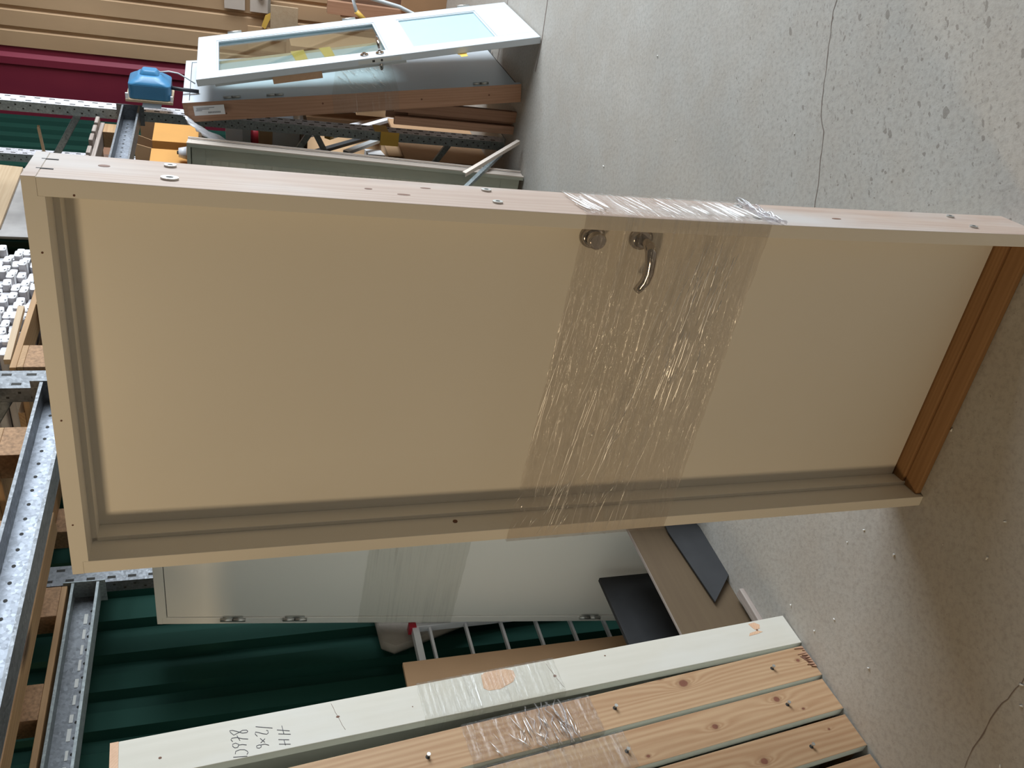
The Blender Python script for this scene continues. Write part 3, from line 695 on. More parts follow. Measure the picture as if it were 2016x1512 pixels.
# timber spacer taped behind the leaf
def on(parent): return dict(loc=parent.location.copy(), rot=parent.rotation_euler.copy())
g = G('grey_board', 'pale_pine', 'end_grain'); g.box(0.05, 0.10, GT + 0.001, GT + 0.055, 1.30, 1.58, 'end_grain')
tag(g.build('timber_block', bevel=0.002, **on(gd_)), 'short raw timber block wedged between the glazed door and the hinged door behind', 'timber')
g = G('tube_grey'); g.box(0.105, 0.37, GT + 0.001, GT + 0.045, 0.80, 1.90); g.box(0.37, 0.42, GT + 0.001, GT + 0.045, 0.80, 1.90, 'pale_pine')
sp = tag(g.build('taped_timber', bevel=0.001, **on(gd_)), 'long grey board with a cream edge seen through the glass pane', 'timber')
g = G('yellow_tape')
for z0, z1 in ((1.36, 1.45), (1.20, 1.28)): g.prism([(0.25, z0), (0.44, z0 + 0.01), (0.44, z1), (0.25, z1 - 0.02)], GT - 0.0005, GT + 0.0008, 'y')
build_each(g, 'yellow_tape', sp)
g = G('yellow_tape'); g.prism([(-0.012, 0.455), (0.02, 0.455), (0.02, 0.515), (-0.012, 0.505)], GT + 0.0005, GT + 0.0015, 'y'); g.box(-0.055, 0.001, GT + 0.0005, GT + 0.0015, 0.46, 0.50)
for o in build_each(g, 'tape_tab', gd_): o['label'] = 'yellow tape tab'

# ---- 6. beige frame with a sage leaf, its glass reflections built as pale ribs, behind the main door
wn, wl = spine_door('door_unit', 'beige door frame with a sage green leaf, glass reflections built as ribs, beside the big door', 4.73, 1.93, 0.88, 2.0, 0.10, R(4.4),
                    front='paint_sage', spine='paint_beige', leaf=None, leaf_y=0.012, jt=0.02, stop=False, thr=None)
g = G('paint_sage')
g.box(0.022, 0.858, 0.010, 0.05, 0.02, 0.14); g.box(0.022, 0.858, 0.010, 0.05, 1.90, 1.975); g.box(0.022, 0.11, 0.010, 0.05, 0.14, 1.90); g.box(0.79, 0.858, 0.010, 0.05, 0.14, 1.90)
g.build('sash', wn, bevel=0.002)
g = G('paint_offwhite')
g.box(0.108, 0.792, 0.026, 0.040, 0.14, 1.90)
for i in range(36): g.box(0.112, 0.788, 0.021, 0.0262, 0.15 + i * 0.048, 0.185 + i * 0.048)
g.build('reflection_ribs', wn)
g = G('paint_beige', 'gap_dark')
g.box(0.880, 0.886, 0.0, 0.016, 0, 2.0); g.box(0.880, 0.885, 0.084, 0.10, 0, 2.0); g.box(0.880, 0.8805, 0.07, 0.076, 0, 2.0, 'gap_dark')
build_each(g, 'edge_profile', wn)

# ------------------------------------------------------------------ rack
def post(parent, s, t, z0, z1, w_=0.10, d_=0.056, face='post_lit', side='post_dark', hole='gap_dark'):
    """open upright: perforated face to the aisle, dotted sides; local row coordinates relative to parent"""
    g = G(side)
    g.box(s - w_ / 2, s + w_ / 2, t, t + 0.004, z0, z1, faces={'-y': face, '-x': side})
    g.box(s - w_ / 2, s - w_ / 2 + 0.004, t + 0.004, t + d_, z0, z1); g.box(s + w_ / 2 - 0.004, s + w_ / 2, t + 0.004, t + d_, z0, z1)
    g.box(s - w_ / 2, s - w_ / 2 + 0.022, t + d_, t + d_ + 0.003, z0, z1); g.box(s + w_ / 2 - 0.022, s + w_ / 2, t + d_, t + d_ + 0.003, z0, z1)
    z = z0 + 0.06; k_ = 0
    while z < z1 - 0.05:
        for q, off in ((-1, 0), (1, 0.0375)):
            g.box(s + q * w_ * 0.27 - 0.006, s + q * w_ * 0.27 + 0.006, t - 0.0008, t, z + off, z + off + 0.030, hole)
            g.box(s - w_ / 2 - 0.0008, s - w_ / 2, t + d_ * (0.35 if q < 0 else 0.72) - 0.004, t + d_ * (0.35 if q < 0 else 0.72) + 0.004, z + off, z + off + 0.009, hole)
        z += 0.075
    return g.build('post', parent)
def brace(parent, a, b, mat='post_dark', w_=0.036):
    a, b = Vector(a), Vector(b); d = (b - a); L = d.length; d.normalize()
    x = Vector((1, 0, 0)); y = d.cross(x).normalized()
    M = Matrix.Translation(a) @ Matrix((x, y, d)).transposed().to_4x4()
    g = G(mat); g.box(-0.012, 0.012, -w_ / 2, -w_ / 2 + 0.003, 0, L, M=M); g.box(-0.012, 0.012, w_ / 2 - 0.003, w_ / 2, 0, L, M=M); g.box(-0.012, -0.009, -w_ / 2, w_ / 2, 0, L, M=M)
    return g.build('brace', parent)
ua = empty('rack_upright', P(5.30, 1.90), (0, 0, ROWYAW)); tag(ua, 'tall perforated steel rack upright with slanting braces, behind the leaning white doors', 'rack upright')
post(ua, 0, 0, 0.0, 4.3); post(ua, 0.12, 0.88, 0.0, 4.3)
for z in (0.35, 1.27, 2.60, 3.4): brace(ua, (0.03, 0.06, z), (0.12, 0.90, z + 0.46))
brace(ua, (0.03, 0.06, 1.25), (0.12, 0.90, 0.79)); pass
g = G('post_dark'); g.box(-0.07, 0.07, -0.03, 0.10, 0, 0.006); g.build('foot_plate', ua)
uc = empty('rack_upright', P(2.59, 1.90), (0, 0, ROWYAW)); tag(uc, 'steel rack upright behind the top of the big cream door, carrying the left beams', 'rack upright')
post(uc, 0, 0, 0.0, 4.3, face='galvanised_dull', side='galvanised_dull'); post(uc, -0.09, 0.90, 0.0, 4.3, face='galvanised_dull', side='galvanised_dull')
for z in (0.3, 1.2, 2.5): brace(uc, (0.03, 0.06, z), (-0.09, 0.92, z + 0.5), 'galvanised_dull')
ud = empty('rack_upright', P(6.45, 2.70), (0, 0, ROWYAW)); tag(ud, 'lone perforated steel post standing against the green wall', 'rack upright')
post(ud, 0, 0, 0.0, 4.3)
def beam(name, label, s0, s1, t, z, mat='galvanised', fl_=0.085, h=0.098, lip='galvanised_dull', holes=2):
    """C section open to the aisle: web at t, flanges towards the aisle, z = underside"""
    e = empty(name, P(s0, t, z), (0, 0, ROWYAW)); tag(e, label, 'rack beam')
    L = s1 - s0; g = G(mat)
    g.box(0, L, 0, 0.004, 0, h)
    g.box(0, L, -fl_, 0, 0, 0.004, lip); g.box(0, L, -fl_, 0, h - 0.004, h, lip)
    g.box(0, L, -fl_ - 0.003, -fl_, 0, 0.010, lip); g.box(0, L, -fl_ - 0.003, -fl_, h - 0.010, h, lip)
    x = 0.08
    while x < L - 0.05:
        for q in ((-0.022, 0), (0.018, 0.03))[:holes]:
            g.cyl((x + q[1], -0.0002, h / 2 + q[0]), (x + q[1], -0.0010, h / 2 + q[0]), 0.0055, seg=8, mat='gap_dark')
        x += 0.06
    g.build('channel', e)
    g = G(lip)
    for x in (0.002, L - 0.006): g.box(x, x + 0.004, -fl_ - 0.006, 0.03, -0.02, h + 0.03)
    build_each(g, 'end_bracket', e)
    return e
beam('rack_beam', 'bright perforated steel beam running from the right upright to behind the big door', 2.65, 5.24, 1.95, 2.262)
beam('rack_beam', 'broad perforated steel beam overhead at the left of the big door', -0.6, 2.53, 1.95, 2.297)
bk = beam('rack_beam', 'dark steel beam at the back of the left bay with a navy tie round it', -0.6, 2.44, 2.86, 2.288, 'galvanised_dull', holes=1, lip='post_dark')
g = G('debris')
x = 0.1
r_ = random.Random(3)
while x < 2.9:
    g.box(x, x + r_.uniform(0.03, 0.05), -0.0015, 0.0, 0.038, 0.047 + r_.uniform(0, 0.004)); x += 0.07
build_each(g, 'slot', bk)
beam('rack_beam', 'dark steel beam at the back of the middle bay', 2.56, 5.36, 2.85, 2.26, 'galvanised_dull', lip='post_dark')
g = G('navy_tie')
g.box(-0.012, 0.012, -0.077, -0.075, -0.003, 0.099); g.box(-0.012, 0.012, 0.005, 0.007, -0.003, 0.099); g.box(-0.012, 0.012, -0.077, 0.007, -0.004, -0.002); g.box(-0.012, 0.012, -0.077, 0.007, 0.097, 0.099)
tag(g.build('beam_tie', **row(1.42, 2.86, 2.288)), 'navy tie wound round the dark back beam', 'tie')

# ------------------------------------------------------------------ pallets
def pallet(label, s, t, z, L=1.2, D=0.8, mat='pallet_wood', cross='pallet_wood_cross', block='chipboard', seed=1, stringers_along='s'):
    rr = random.Random(seed)
    e = empty('wooden_pallet', P(s, t, z), (0, 0, ROWYAW)); tag(e, label, 'pallet')
    for y in (0, D / 2 - 0.05, D - 0.10):
        g = G(mat); g.box(0, L, y, y + 0.10, 0, 0.020); g.build('bottom_board', e, bevel=0.002)
    for x in (0, L / 2 - 0.07, L - 0.14):
        for y in (0, D / 2 - 0.05, D - 0.10):
            g = G(block); g.box(x, x + 0.14, y, y + 0.10, 0.0205, 0.098); g.build('block', e, bevel=0.002)
        g = G(cross); g.box(x, x + 0.14, 0, D, 0.0985, 0.119); g.build('cross_board', e, bevel=0.002)
    n = 5
    for i in range(n):
        y = i * (D - 0.12) / (n - 1); g = G(mat); g.box(-0.003, L + rr.uniform(-0.004, 0.01), y, y + 0.12, 0.1195, 0.141); g.build('deck_board', e, bevel=0.002)
    return e
Z0 = 2.398
pallet('brown wooden pallet under the bundled white profiles', 2.76, 1.97, 2.398, L=1.0, D=0.95, seed=2)
pallet('wooden pallet on the left beams, close to the big door', 1.42, 1.97, Z0, L=1.0, D=0.90, seed=3)
pallet('wooden pallet on the left beams, farther from the big door', 0.20, 1.97, Z0, L=1.1, D=0.90, seed=4)
e = empty('wooden_pallet', P(4.02, 1.97, 2.358), (0, 0, ROWYAW)); tag(e, 'old grey weathered pallet on the beam beside the tall upright', 'pallet')
rr = random.Random(9)
for y in (0.0, 0.37, 0.74):
    for z0, z1 in ((0, 0.020), (0.099, 0.121)):
        g = G('weathered_wood'); g.box(0, 1.2, y + rr.uniform(0, 0.006), y + 0.10, z0, z1); g.build('stringer_board', e, bevel=0.003)
    for x in (0, 0.53, 1.06):
        g = G('pallet_wood' if x == 1.06 else 'weathered_wood'); g.box(x, x + 0.13, y + 0.004, y + 0.098, 0.0205, 0.0985); g.build('block', e, bevel=0.003)
for i in range(9):
    x = i * 0.137 + rr.uniform(-0.006, 0.006); g = G('weathered_wood'); g.box(x, x + 0.098, -0.02 - rr.uniform(0, 0.02), 0.86, 0.1215, 0.143); g.build('deck_board', e, bevel=0.005)
g = G('pale_pine'); g.box(0, 0.85, 0, 0.12, 0, 0.045)
tag(g.build('pine_board', bevel=0.002, **row(1.66, 1.83, 2.545)), 'pale pine board end above the broad left beam', 'board')

# white wrapped profiles stacked on the pallet, ends to the aisle
def profile_proto():
    g = G('profile_grey')
    pts = []
    for cx, cz, a0 in ((0.016, 0.006, -90), (0.016, -0.006 + 0.012, 0), (-0.016, 0.006, 90), (-0.016, 0.0, 180)):
        pass
    w2, h2, rr_ = 0.026, 0.015, 0.009
    for cx, cz, a0 in ((w2 - rr_, -h2 + rr_, -90), (w2 - rr_, h2 - rr_, 0), (-w2 + rr_, h2 - rr_, 90), (-w2 + rr_, -h2 + rr_, 180)):
        for q in range(5): pts.append((cx + rr_ * math.cos(R(a0 + 22.5 * q)), cz + rr_ * math.sin(R(a0 + 22.5 * q))))
    g.prism(pts, 0, 0.9, 'y')
    o = g.build('wrapped_profile', bevel=0.0015)
    g = G('white_paper', 'ink'); g.box(-0.020, 0.006, -0.0012, 0.05, -h2 - 0.0012, -h2 - 0.0004); g.box(-0.020, 0.006, -0.0012, -0.0004, -h2 - 0.001, -h2 + 0.012); g.box(-0.013, -0.004, -0.0018, -0.0011, -h2 + 0.002, -h2 + 0.009, 'ink')
    lb = g.build('paper_tag', o)
    return o
pp = profile_proto(); first = True; rr = random.Random(11)
for j in range(6):
    for i in range(14):
        o = pp if first else copy_tree(pp); first = False
        s_ = 2.90 + i * 0.061 + (0.029 if j % 2 else 0) + rr.uniform(-0.006, 0.006)
        o.location = P(s_, 1.995 + rr.uniform(0, 0.05), 2.558 + j * 0.034 + rr.uniform(-0.003, 0.003))
        o.rotation_euler = (0, rr.uniform(-0.09, 0.09), ROWYAW + rr.uniform(-0.006, 0.006))
        tag(o, 'grey wrapped profile with a paper tag, one of the bundle ends on the pallet', 'profile', 'wrapped profiles bundled on the pallet')
g = G('pale_pine'); g.box(0, 0.34, 0, 0.022, 0, 0.022)
tag(g.build('wooden_lath', loc=P(2.80, 1.965, 2.541), rot=(0, R(-1), ROWYAW - R(3))), 'thin wooden lath lying slanted in front of the profile bundle', 'lath')

# boards standing on the rack top, upper left
g = G('grey_board'); g.box(0, 0.95, 0, 0.012, 0, 0.95)
tag(g.build('grey_board', bevel=0.001, **row(4.80, 2.52, 2.515)), 'stained grey sheet standing upright on the rack top', 'board')
g = G('pale_pine'); g.prism([(0.06, 0.0), (1.1, 0.0), (1.12, 0.92), (-0.55, 0.92)][0:0] + [(0.07, 0.495), (0.90, 0.51), (0.95, 0.90), (-0.02, 0.90)], 0, 0.02, 'y')
tag(g.build('pine_board', bevel=0.001, **row(4.81, 2.495, 2.515)), 'pale pine panel in front of the stained grey sheet', 'board')
g = G('pale_pine'); g.box(-0.012, 0.012, -0.006, 0.006, 0, 0.9, M=Matrix.Rotation(R(0), 4, 'Y'))
tag(g.build('thin_lath', loc=P(5.28, 2.05, 2.82), rot=(R(-90), 0, ROWYAW - R(18))), 'thin pale lath sticking out level above the weathered pallet', 'lath')

# ------------------------------------------------------------------ things in and beside the right bay
def boxthing(name, label, cat, s, t, z, ls, lt, lz, mat, rz=0.0, bevel=0.002, faces=None, group=None, tilt=0.0):
    g = G(mat); g.box(0, ls, 0, lt, 0, lz, faces=faces)
    o = g.build(name, bevel=bevel, loc=P(s, t, z), rot=(0, tilt, ROWYAW + rz)); tag(o, label, cat, group); return o
boxthing('shelf_board', 'brown shelf board high in the right bay under the orange cartons', 'shelf', 5.42, 2.24, 1.94, 1.5, 0.46, 0.022, 'plywood')
boxthing('shelf_board', 'brown shelf board at chest height in the right bay under the cluttered goods', 'shelf', 5.42, 1.96, 1.28, 1.5, 0.74, 0.022, 'plywood')
boxthing('wooden_batten', 'long brown batten across the green wall in the right bay, upper one', 'batten', 5.3, 2.70, 2.52, 1.5, 0.03, 0.14, 'brown_board')
boxthing('wooden_batten', 'long brown batten across the green wall in the right bay, lower one', 'batten', 5.3, 2.70, 2.36, 1.5, 0.03, 0.06, 'brown_board')
def carton(name, label, s, t, z, ls, lt, lz, mat, flap='cardboard_tan', rz=0.0, flaps=True):
    e = empty(name, P(s, t, z), (0, 0, ROWYAW + rz)); tag(e, label, 'carton')
    g = G(mat); th = 0.005
    g.box(0, ls, 0, th, 0, lz); g.box(0, ls, lt - th, lt, 0, lz); g.box(0, th, th, lt - th, 0, lz); g.box(ls - th, ls, th, lt - th, 0, lz); g.box(th, ls - th, th, lt - th, 0, th)
    g.build('carton_body', e)
    if flaps:
        g = G(flap); M = Matrix.Translation((0, 0, lz)) @ Matrix.Rotation(R(-50), 4, 'Y'); g.box(0, lt * 0.45, 0, lt, -0.004, 0, M=M); g.build('flap', e)
        g = G(flap); M = Matrix.Translation((ls, 0, lz)) @ Matrix.Rotation(R(-60), 4, 'Y'); g.box(0, lt * 0.4, 0, lt, -0.004, 0, M=M); g.build('flap', e)
    return e
carton('carton', 'open orange carton standing highest in the right bay', 5.54, 2.36, 1.963, 0.30, 0.32, 0.30, 'cardboard_orange')
carton('carton', 'orange brown carton behind the open orange one', 5.93, 2.34, 1.963, 0.34, 0.30, 0.30, 'cardboard_orange', 'cardboard')
g = G('white_plastic', 'cardboard_orange', 'gap_dark'); g.cyl((0, 0, 0), (0, 0, 0.07), 0.042, seg=28, mat='cardboard_orange'); g.cyl((0, 0, 0.07), (0, 0, 0.12), 0.042, 0.03, seg=28); g.cyl((0, 0, 0.12), (0, 0, 0.13), 0.012, seg=14, mat='gap_dark')
tag(g.build('plastic_canister', loc=P(5.64, 2.295, 1.963)), 'small orange and white canister beside the beige frame top', 'canister')
SZ = 1.303
boxthing('tan_carton', 'tan carton behind the chest height clutter', 'carton', 6.45, 2.20, SZ, 0.40, 0.35, 0.46, 'cardboard')
boxthing('white_carton', 'white carton at the bottom of the small shelf stack', 'carton', 5.74, 2.12, SZ, 0.22, 0.22, 0.18, 'white_paper')
boxthing('tan_carton', 'flat tan carton on the white carton of the shelf stack', 'carton', 5.75, 2.14, SZ + 0.181, 0.20, 0.20, 0.09, 'cardboard_tan')
g = G('red_plastic'); g.cyl((0, 0, 0), (0, 0, 0.035), 0.085, 0.09, 28); g.cyl((0, 0, 0.035), (0, 0, 0.05), 0.09, 0.06, 28)
tag(g.build('red_cover', bevel=0.002, loc=P(5.85, 2.24, SZ + 0.272)), 'round red plastic cover among the shelf clutter', 'cover')
boxthing('grey_tray', 'pale grey tray lying on the red cover', 'tray', 5.76, 2.12, SZ + 0.323, 0.22, 0.26, 0.05, 'tube_grey')
boxthing('white_carton', 'small white carton topmost of the shelf stack', 'carton', 5.78, 2.13, SZ + 0.374, 0.14, 0.12, 0.11, 'white_plastic', rz=0.2)
boxthing('dark_case', 'dark case on the chest height shelf', 'case', 6.24, 2.24, SZ, 0.14, 0.20, 0.26, 'steel_dark')
boxthing('white_sheet', 'thin white sheet lying on the dark case', 'sheet', 6.20, 2.15, SZ + 0.262, 0.24, 0.30, 0.012, 'white_paper', rz=0.15)
g = G('white_plastic'); g.cyl((0, 0, 0), (0, 0, 0.12), 0.045, 0.05, 24); g.cyl((0, 0, 0.12), (0, 0, 0.15), 0.05, 0.022, 24)
tag(g.build('white_tub', loc=P(6.10, 2.36, SZ)), 'white tub behind the small shelf stack', 'tub')
boxthing('tall_carton', 'tall brown carton at the end wall behind the low one', 'carton', 6.98, 2.45, 0, 0.45, 0.28, 1.15, 'cardboard')
boxthing('tall_carton', 'tall tan carton at the green wall behind the trim profiles', 'carton', 6.15, 2.48, 0, 0.5, 0.24, 1.22, 'cardboard_tan')
g = G('white_plastic'); rr = random.Random(4)   # draped plastic wrap over the beam end of the white door
n1, n2 = 10, 12; V_ = [[g.bm.verts.new((0.055 * i / n1 + rr.uniform(-.006, .006), 0.02 + 0.16 * j / n2 + rr.uniform(-.006, .006), 0.26 - 0.20 * (j / n2) ** 1.3 - 0.10 * i / n1 * (j / n2) + rr.uniform(-.010, .010))) for j in range(n2 + 1)] for i in range(n1 + 1)]
for i in range(n1):
    for j in range(n2): g.bm.faces.new([V_[i][j], V_[i + 1][j], V_[i + 1][j + 1], V_[i][j + 1]]).smooth = True
o = g.build('plastic_wrap', **row(5.0, 1.81, 1.75)); md = o.modifiers.new('thickness', 'SOLIDIFY'); md.thickness = 0.002
tag(o, 'crumpled white plastic wrap hanging behind the raw timber side of the hinged white door', 'plastic wrap')
# leaning bright profiles
for i, (sa, sb, za, zb, t_, m_, lab) in enumerate(((6.75, 5.85, 0.50, 1.355, 2.32, 'white_plastic', 'white trim profile leaning under the chest height shelf, the upper one'),
                                  (6.72, 5.72, 0.30, 1.12, 2.24, 'white_plastic', 'white trim profile leaning under the chest height shelf, the lower one'),
                                  (6.70, 5.74, 0.42, 1.24, 2.38, 'steel_dark', 'dark tube leaning between the white trim profiles'),
                                  (6.66, 5.62, 0.22, 1.00, 2.30, 'tube_grey', 'grey tube leaning below the white trim profiles'))):
    a = P(sa, t_, za); b = P(sb, t_ - 0.1, zb); a = b + (a - b) * (b.z / (b.z - a.z))
    g = G(m_, 'yellow_tape'); d = (b - a).normalized(); y = TN.copy(); x = y.cross(d).normalized(); M = Matrix.Translation(a) @ Matrix((x, y, d)).transposed().to_4x4()
    L = (b - a).length; g.box(-0.022, 0.022, -0.012, 0.012, 0, L, M=M)
    if 'white' in m_: g.box(-0.023, 0.023, -0.013, 0.013, L - 0.05, L + 0.001, 'yellow_tape', M=M)
    tag(g.build('trim_profile', bevel=0.002), lab, 'profile')
boxthing('paper_bundle', 'white paper bundle low in the right bay', 'paper', 5.75, 2.25, 0.70, 0.20, 0.3, 0.12, 'white_paper', rz=0.2)
boxthing('tan_carton', 'tan carton carrying the white paper bundle', 'carton', 5.62, 2.2, 0.0, 0.40, 0.42, 0.70, 'cardboard_tan')
boxthing('cardboard_sheet', 'big brown cardboard sheet leaning at the foot of the tall upright', 'cardboard', 5.42, 2.14, 0.0, 0.8, 0.02, 0.62, 'cardboard')
# brown boards standing by the upright
for (s_, t_, ls, lt, h, mt, lab) in ((5.10, 1.642, 0.022, 0.068, 0.80, 'brown_board', 'brown timber board standing nearest the white framed door'),
        (5.14, 1.655, 0.022, 0.085, 0.70, 'brown_board', 'brown timber board set back second in the pile by the upright'),
        (5.10, 1.738, 0.022, 0.052, 0.79, 'pine_spine', 'reddish brown board standing nearest the tall upright'),
        (5.18, 1.665, 0.022, 0.11, 0.83, 'brown_board', 'tallest board at the back of the pile by the upright')):
    g = G(mt); g.box(0, ls, 0, lt, 0, h)
    tag(g.build('brown_board', bevel=0.002, loc=P(s_, t_, 0), rot=(0, 0, ROWYAW)), lab, 'board')
boxthing('tall_carton', 'tall brown carton deep in the right bay behind the leaning profiles', 'carton', 6.85, 1.86, 0, 0.5, 0.26, 1.30, 'cardboard')
boxthing('white_sheet', 'white sheet with a red edge standing deep in the right bay', 'sheet', 6.45, 1.98, 0.83, 0.012, 0.22, 0.26, 'white_paper', faces={'-z': 'red_plastic', '-y': 'red_plastic'})
boxthing('tan_carton', 'low carton carrying the white sheet with the red edge', 'carton', 6.40, 1.94, 0, 0.35, 0.26, 0.83, 'cardboard_tan')
g = G('yellow_tape'); g.box(-0.056, 0.056, -0.006, -0.003, 0.79, 0.88); g.box(-0.060, -0.055, -0.004, 0.085, 0.72, 0.84)
g.build('yellow_strap', ua)['label'] = 'yellow strap round the post'
for (a, b, mt, lab) in (((4.86, 1.74, 0.03), (4.42, 1.80, 0.48), 'paint_beige', 'pale steel angle slanting up from the foot of the tall upright'), ((4.95, 1.86, 0.10), (4.42, 1.96, 0.52), 'post_dark', 'dark steel angle slanting beside the pale one')):
    a, b = P(*a), P(*b); d = (b - a).normalized(); y = TN; x = y.cross(d).normalized(); yy = d.cross(x); M = Matrix.Translation(a) @ Matrix((x, yy, d)).transposed().to_4x4(); L = (b - a).length
    g = G(mt); g.box(0, 0.024, 0, 0.004, 0, L, M=M); g.box(0, 0.004, 0.004, 0.024, 0, L, M=M); tag(g.build('steel_angle'), lab, 'steel angle')

# blue casing on the post
e = empty('blue_casing', P(5.12, 1.632, 2.075), (0, 0, ROWYAW)); tag(e, 'blue moulded plastic casing on a thin wooden plate beside the tall rack upright', 'casing')
def rr_box(x0, x1, z0, z1, r, n=6):
    pts = []
    for cx, cz, a0 in ((x1 - r, z0 + r, -90), (x1 - r, z1 - r, 0), (x0 + r, z1 - r, 90), (x0 + r, z0 + r, 180)):
        for q in range(n + 1): pts.append((cx + r * math.cos(R(a0 + 90 * q / n)), cz + r * math.sin(R(a0 + 90 * q / n))))
    return pts
g = G('blue_plastic'); g.prism(rr_box(0, 0.22, 0.01, 0.235, 0.03), 0.07, 0.15, 'y')
def loft(g, secs, mat=None):
    rings = [[g.bm.verts.new((x, y, z)) for x, z in pts] for y, pts in secs]; n = len(rings[0])
    for i in range(len(rings) - 1):
        for j in range(n):
            f = g.bm.faces.new([rings[i][j], rings[i][(j + 1) % n], rings[i + 1][(j + 1) % n], rings[i + 1][j]]); f.smooth = True
    g.bm.faces.new(rings[0][::-1]); g.bm.faces.new(rings[-1])
loft(g, [(0.07, rr_box(0, 0.22, 0.01, 0.235, 0.03)), (0.055, rr_box(0.01, 0.21, 0.03, 0.215, 0.04)), (0.045, rr_box(0.02, 0.20, 0.045, 0.20, 0.05)), (0.03, rr_box(0.035, 0.185, 0.06, 0.185, 0.055))])
g.build('case_body', e, bevel=0.003)
g = G('blue_plastic'); loft(g, [(0.03, rr_box(0.06, 0.16, 0.07, 0.175, 0.02)), (0.008, rr_box(0.075, 0.145, 0.085, 0.16, 0.015))]); g.build('case_boss', e, bevel=0.002)
g = G('pale_pine'); g.box(-0.01, 0.23, 0.152, 0.165, 0.0, 0.25); g.build('back_plate', e)
g = G('white_plastic'); g.box(-0.004, 0.01, 0.12, 0.152, 0.235, 0.25); g.box(-0.004, 0.01, 0.12, 0.152, 0.0, 0.012); build_each(g, 'clip', e)
g = G('steel_dark'); g.box(-0.08, 0.02, 0.1655, 0.1675, 0.06, 0.16); g.build('fixing_plate', e)
g = G('black_rubber'); g.tube([(0.10, 0.10, 0.015), (0.10, 0.105, -0.05), (0.105, 0.11, -0.14)], 0.011, seg=12); g.build('cable', e)
g = G('tube_grey'); g.tube([(0.11, 0.02, 0.07), (0.115, 0.012, 0.02), (0.12, 0.02, -0.03), (0.12, 0.04, -0.07), (0.12, 0.07, -0.12)], 0.004, seg=8); g.build('thin_cable', e)

# ------------------------------------------------------------------ end wall details
def endbox(name, label, cat, t0, t1, z0, z1, dep, mat, s=7.58, tilt=0.0, bevel=0.002):
    g = G(mat); g.box(-dep, 0, 0, t1 - t0, 0, z1 - z0)
    o = g.build(name, bevel=bevel, loc=P(s, t0, z0), rot=(tilt, 0, ROWYAW)); return tag(o, label, cat)
g = G('paint_beige', 'zinc', 'gap_dark'); g.box(-0.02, 0, 0, 0.30, 0.02, 0.16); g.box(-0.03, 0, 0.0, 0.30, 0.0, 0.02, 'zinc'); g.cyl((-0.03, 0.17, 0.075), (-0.045, 0.17, 0.075), 0.028, seg=18, mat='gap_dark'); g.box(-0.012, 0, 0, 0.30, 0.20, 0.36)
tag(g.build('steel_bracket', **row(7.58, 1.52, 1.42)), 'steel bracket plate with a dark bolt on the beige wall', 'bracket')
endbox('plywood_scrap', 'pale plywood offcut with yellow tape beside it on the beige wall', 'board', 1.74, 2.02, 1.20, 1.42, 0.02, 'pale_pine', s=7.54)
endbox('pink_board', 'thin pinkish board fixed beneath the pale plywood offcut', 'board', 1.93, 2.12, 1.30, 1.60, 0.015, 'cardboard_tan', s=7.56)
g = G('yellow_tape'); g.prism([(0, 0), (0.05, 0.01), (0.14, 0.05), (0.12, 0.08), (0.03, 0.05)], -0.024, -0.021, 'x'); tag(g.build('tape_strip', **row(7.56, 1.80, 1.41)), 'curl of yellow tape above the plywood offcut', 'tape')
endbox('brown_sheet', 'tall brown board standing against the end wall', 'board', 0.9, 1.75, 0.0, 0.86, 0.03, 'brown_board', s=7.50)
endbox('brown_sheet', 'lower dark brown board in front of the tall one at the end wall', 'board', 0.7, 1.62, 0.0, 0.38, 0.03, 'cardboard', s=7.40)
endbox('wood_post', 'narrow wooden post beside the brown boards at the end wall', 'post', 1.62, 1.72, 0.0, 0.98, 0.05, 'pine_spine', s=7.44)
g = G('tube_grey', 'yellow_tape')
pts = [(0, 0.22, 0.70), (0, 0.24, 0.80), (-0.01, 0.17, 0.90), (-0.01, 0.09, 0.93), (0, 0.06, 0.86), (0, 0.10, 0.60), (0, 0.20, 0.30), (0, 0.24, 0.0)]
g.tube(pts, 0.014, seg=12); g.tube([(-0.01, 0.165, 0.903), (-0.01, 0.225, 0.83)], 0.018, seg=12, mat='yellow_tape')
tag(g.build('bent_tube', **row(6.30, 1.26, 0)), 'bent grey tube with yellow tape rising behind the glazed door', 'tube')

# ------------------------------------------------------------------ left bay: ladder, sheets, cardboard
e = empty('metal_ladder', P(2.0, 2.99, 0), (0, 0, ROWYAW)); tag(e, 'narrow white metal ladder with a red cap, standing behind the pale grey door', 'ladder')
lw, lh = 0.21, 1.06
for x in (0, lw):
    g = G('white_plastic'); g.box(x - 0.010, x + 0.010, -0.02, 0.02, 0, lh); g.build('rail', e, bevel=0.002)
for i in range(6):
    g = G('white_plastic'); g.box(0.0105, lw - 0.0105, -0.012, 0.012, 0.17 + i * 0.162 - 0.006, 0.17 + i * 0.162 + 0.006); g.build('rung', e, bevel=0.002)
g = G('white_plastic'); g.box(0.0105, lw - 0.0105, -0.02, 0.02, lh - 0.03, lh - 0.002); g.build('top_bar', e)
g = G('red_plastic'); g.box(lw - 0.014, lw + 0.014, -0.024, 0.024, lh - 0.02, lh + 0.012); g.build('end_cap', e)
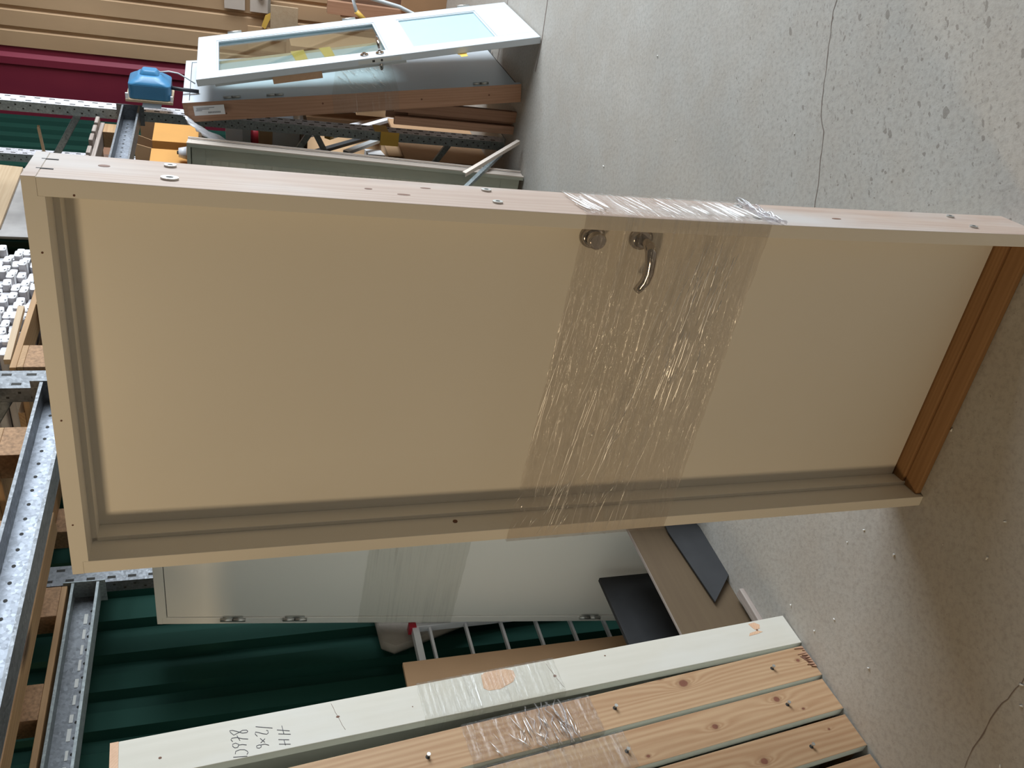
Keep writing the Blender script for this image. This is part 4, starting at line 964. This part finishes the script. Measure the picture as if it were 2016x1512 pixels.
boxthing('cardboard_sheet', 'tall brown cardboard standing between the ladder and the white painted frame', 'cardboard', 1.64, 2.88, 0, 0.33, 0.02, 1.15, 'cardboard', tilt=0.0)
g = G('sack')
SK = [(0.03, 1.18), (0.0, 1.13), (0.02, 1.06), (0.10, 0.80), (0.14, 0.4), (0.15, 0), (0.34, 0), (0.34, 1.2)]
loft(g, [(0.0, SK), (0.03, [(a - 0.012 if a < 0.3 else a, b * 1.008) for a, b in SK]), (0.06, SK)])
tag(g.build('brown_sack', **row(2.16, 3.03, 0)), 'grey brown folded sack beside the ladder, peeping out behind the pale grey door', 'sack')
boxthing('plywood_sheet', 'low brown plywood sheet standing on its edge on the floor below the white painted frame', 'board', 1.44, 2.26, 0.0, 0.60, 0.015, 0.30, 'plywood', faces={'+z': 'weathered_wood'})
g = G('dark_sheet'); g.prism([(0.11, 0.0), (0.36, 0.0), (0.40, 0.01), (0.40, 0.14), (0.36, 0.145), (0.0, 0.115)], 0, 0.006, 'y')
tag(g.build('dark_sheet', loc=P(1.625, 2.236, 0.0), rot=(R(-3), 0, ROWYAW)), 'dark grey sheet leaning in front of the brown plywood', 'sheet')
boxthing('wooden_batten', 'light wooden batten end lying on the floor by the plywood sheet', 'batten', 1.44, 2.20, 0.0, 0.20, 0.034, 0.02, 'weathered_wood')
boxthing('dark_board', 'dark board standing behind the plywood sheet', 'panel', 1.44, 2.56, 0.0, 0.60, 0.02, 0.34, 'dark_sheet')

# crumbs on the floor
r_ = random.Random(21)
for i in range(26):
    x = r_.uniform(-1.0, 0.1) if i < 18 else r_.uniform(0.6, 1.8); y = r_.uniform(1.45, 2.6) if i < 18 else r_.uniform(2.0, 3.8)
    g = G('debris'); a = r_.uniform(0.0012, 0.003)
    g.cyl((0, 0, 0), (a * 3, a, 0), a, a * 0.5, 6)
    tag(g.build('wood_chip', loc=(x, y, a * 0.8), rot=(0, 0, r_.uniform(0, 6))), 'tiny pale wood chip lying on the concrete floor', 'chip', 'wood chips scattered on the floor')
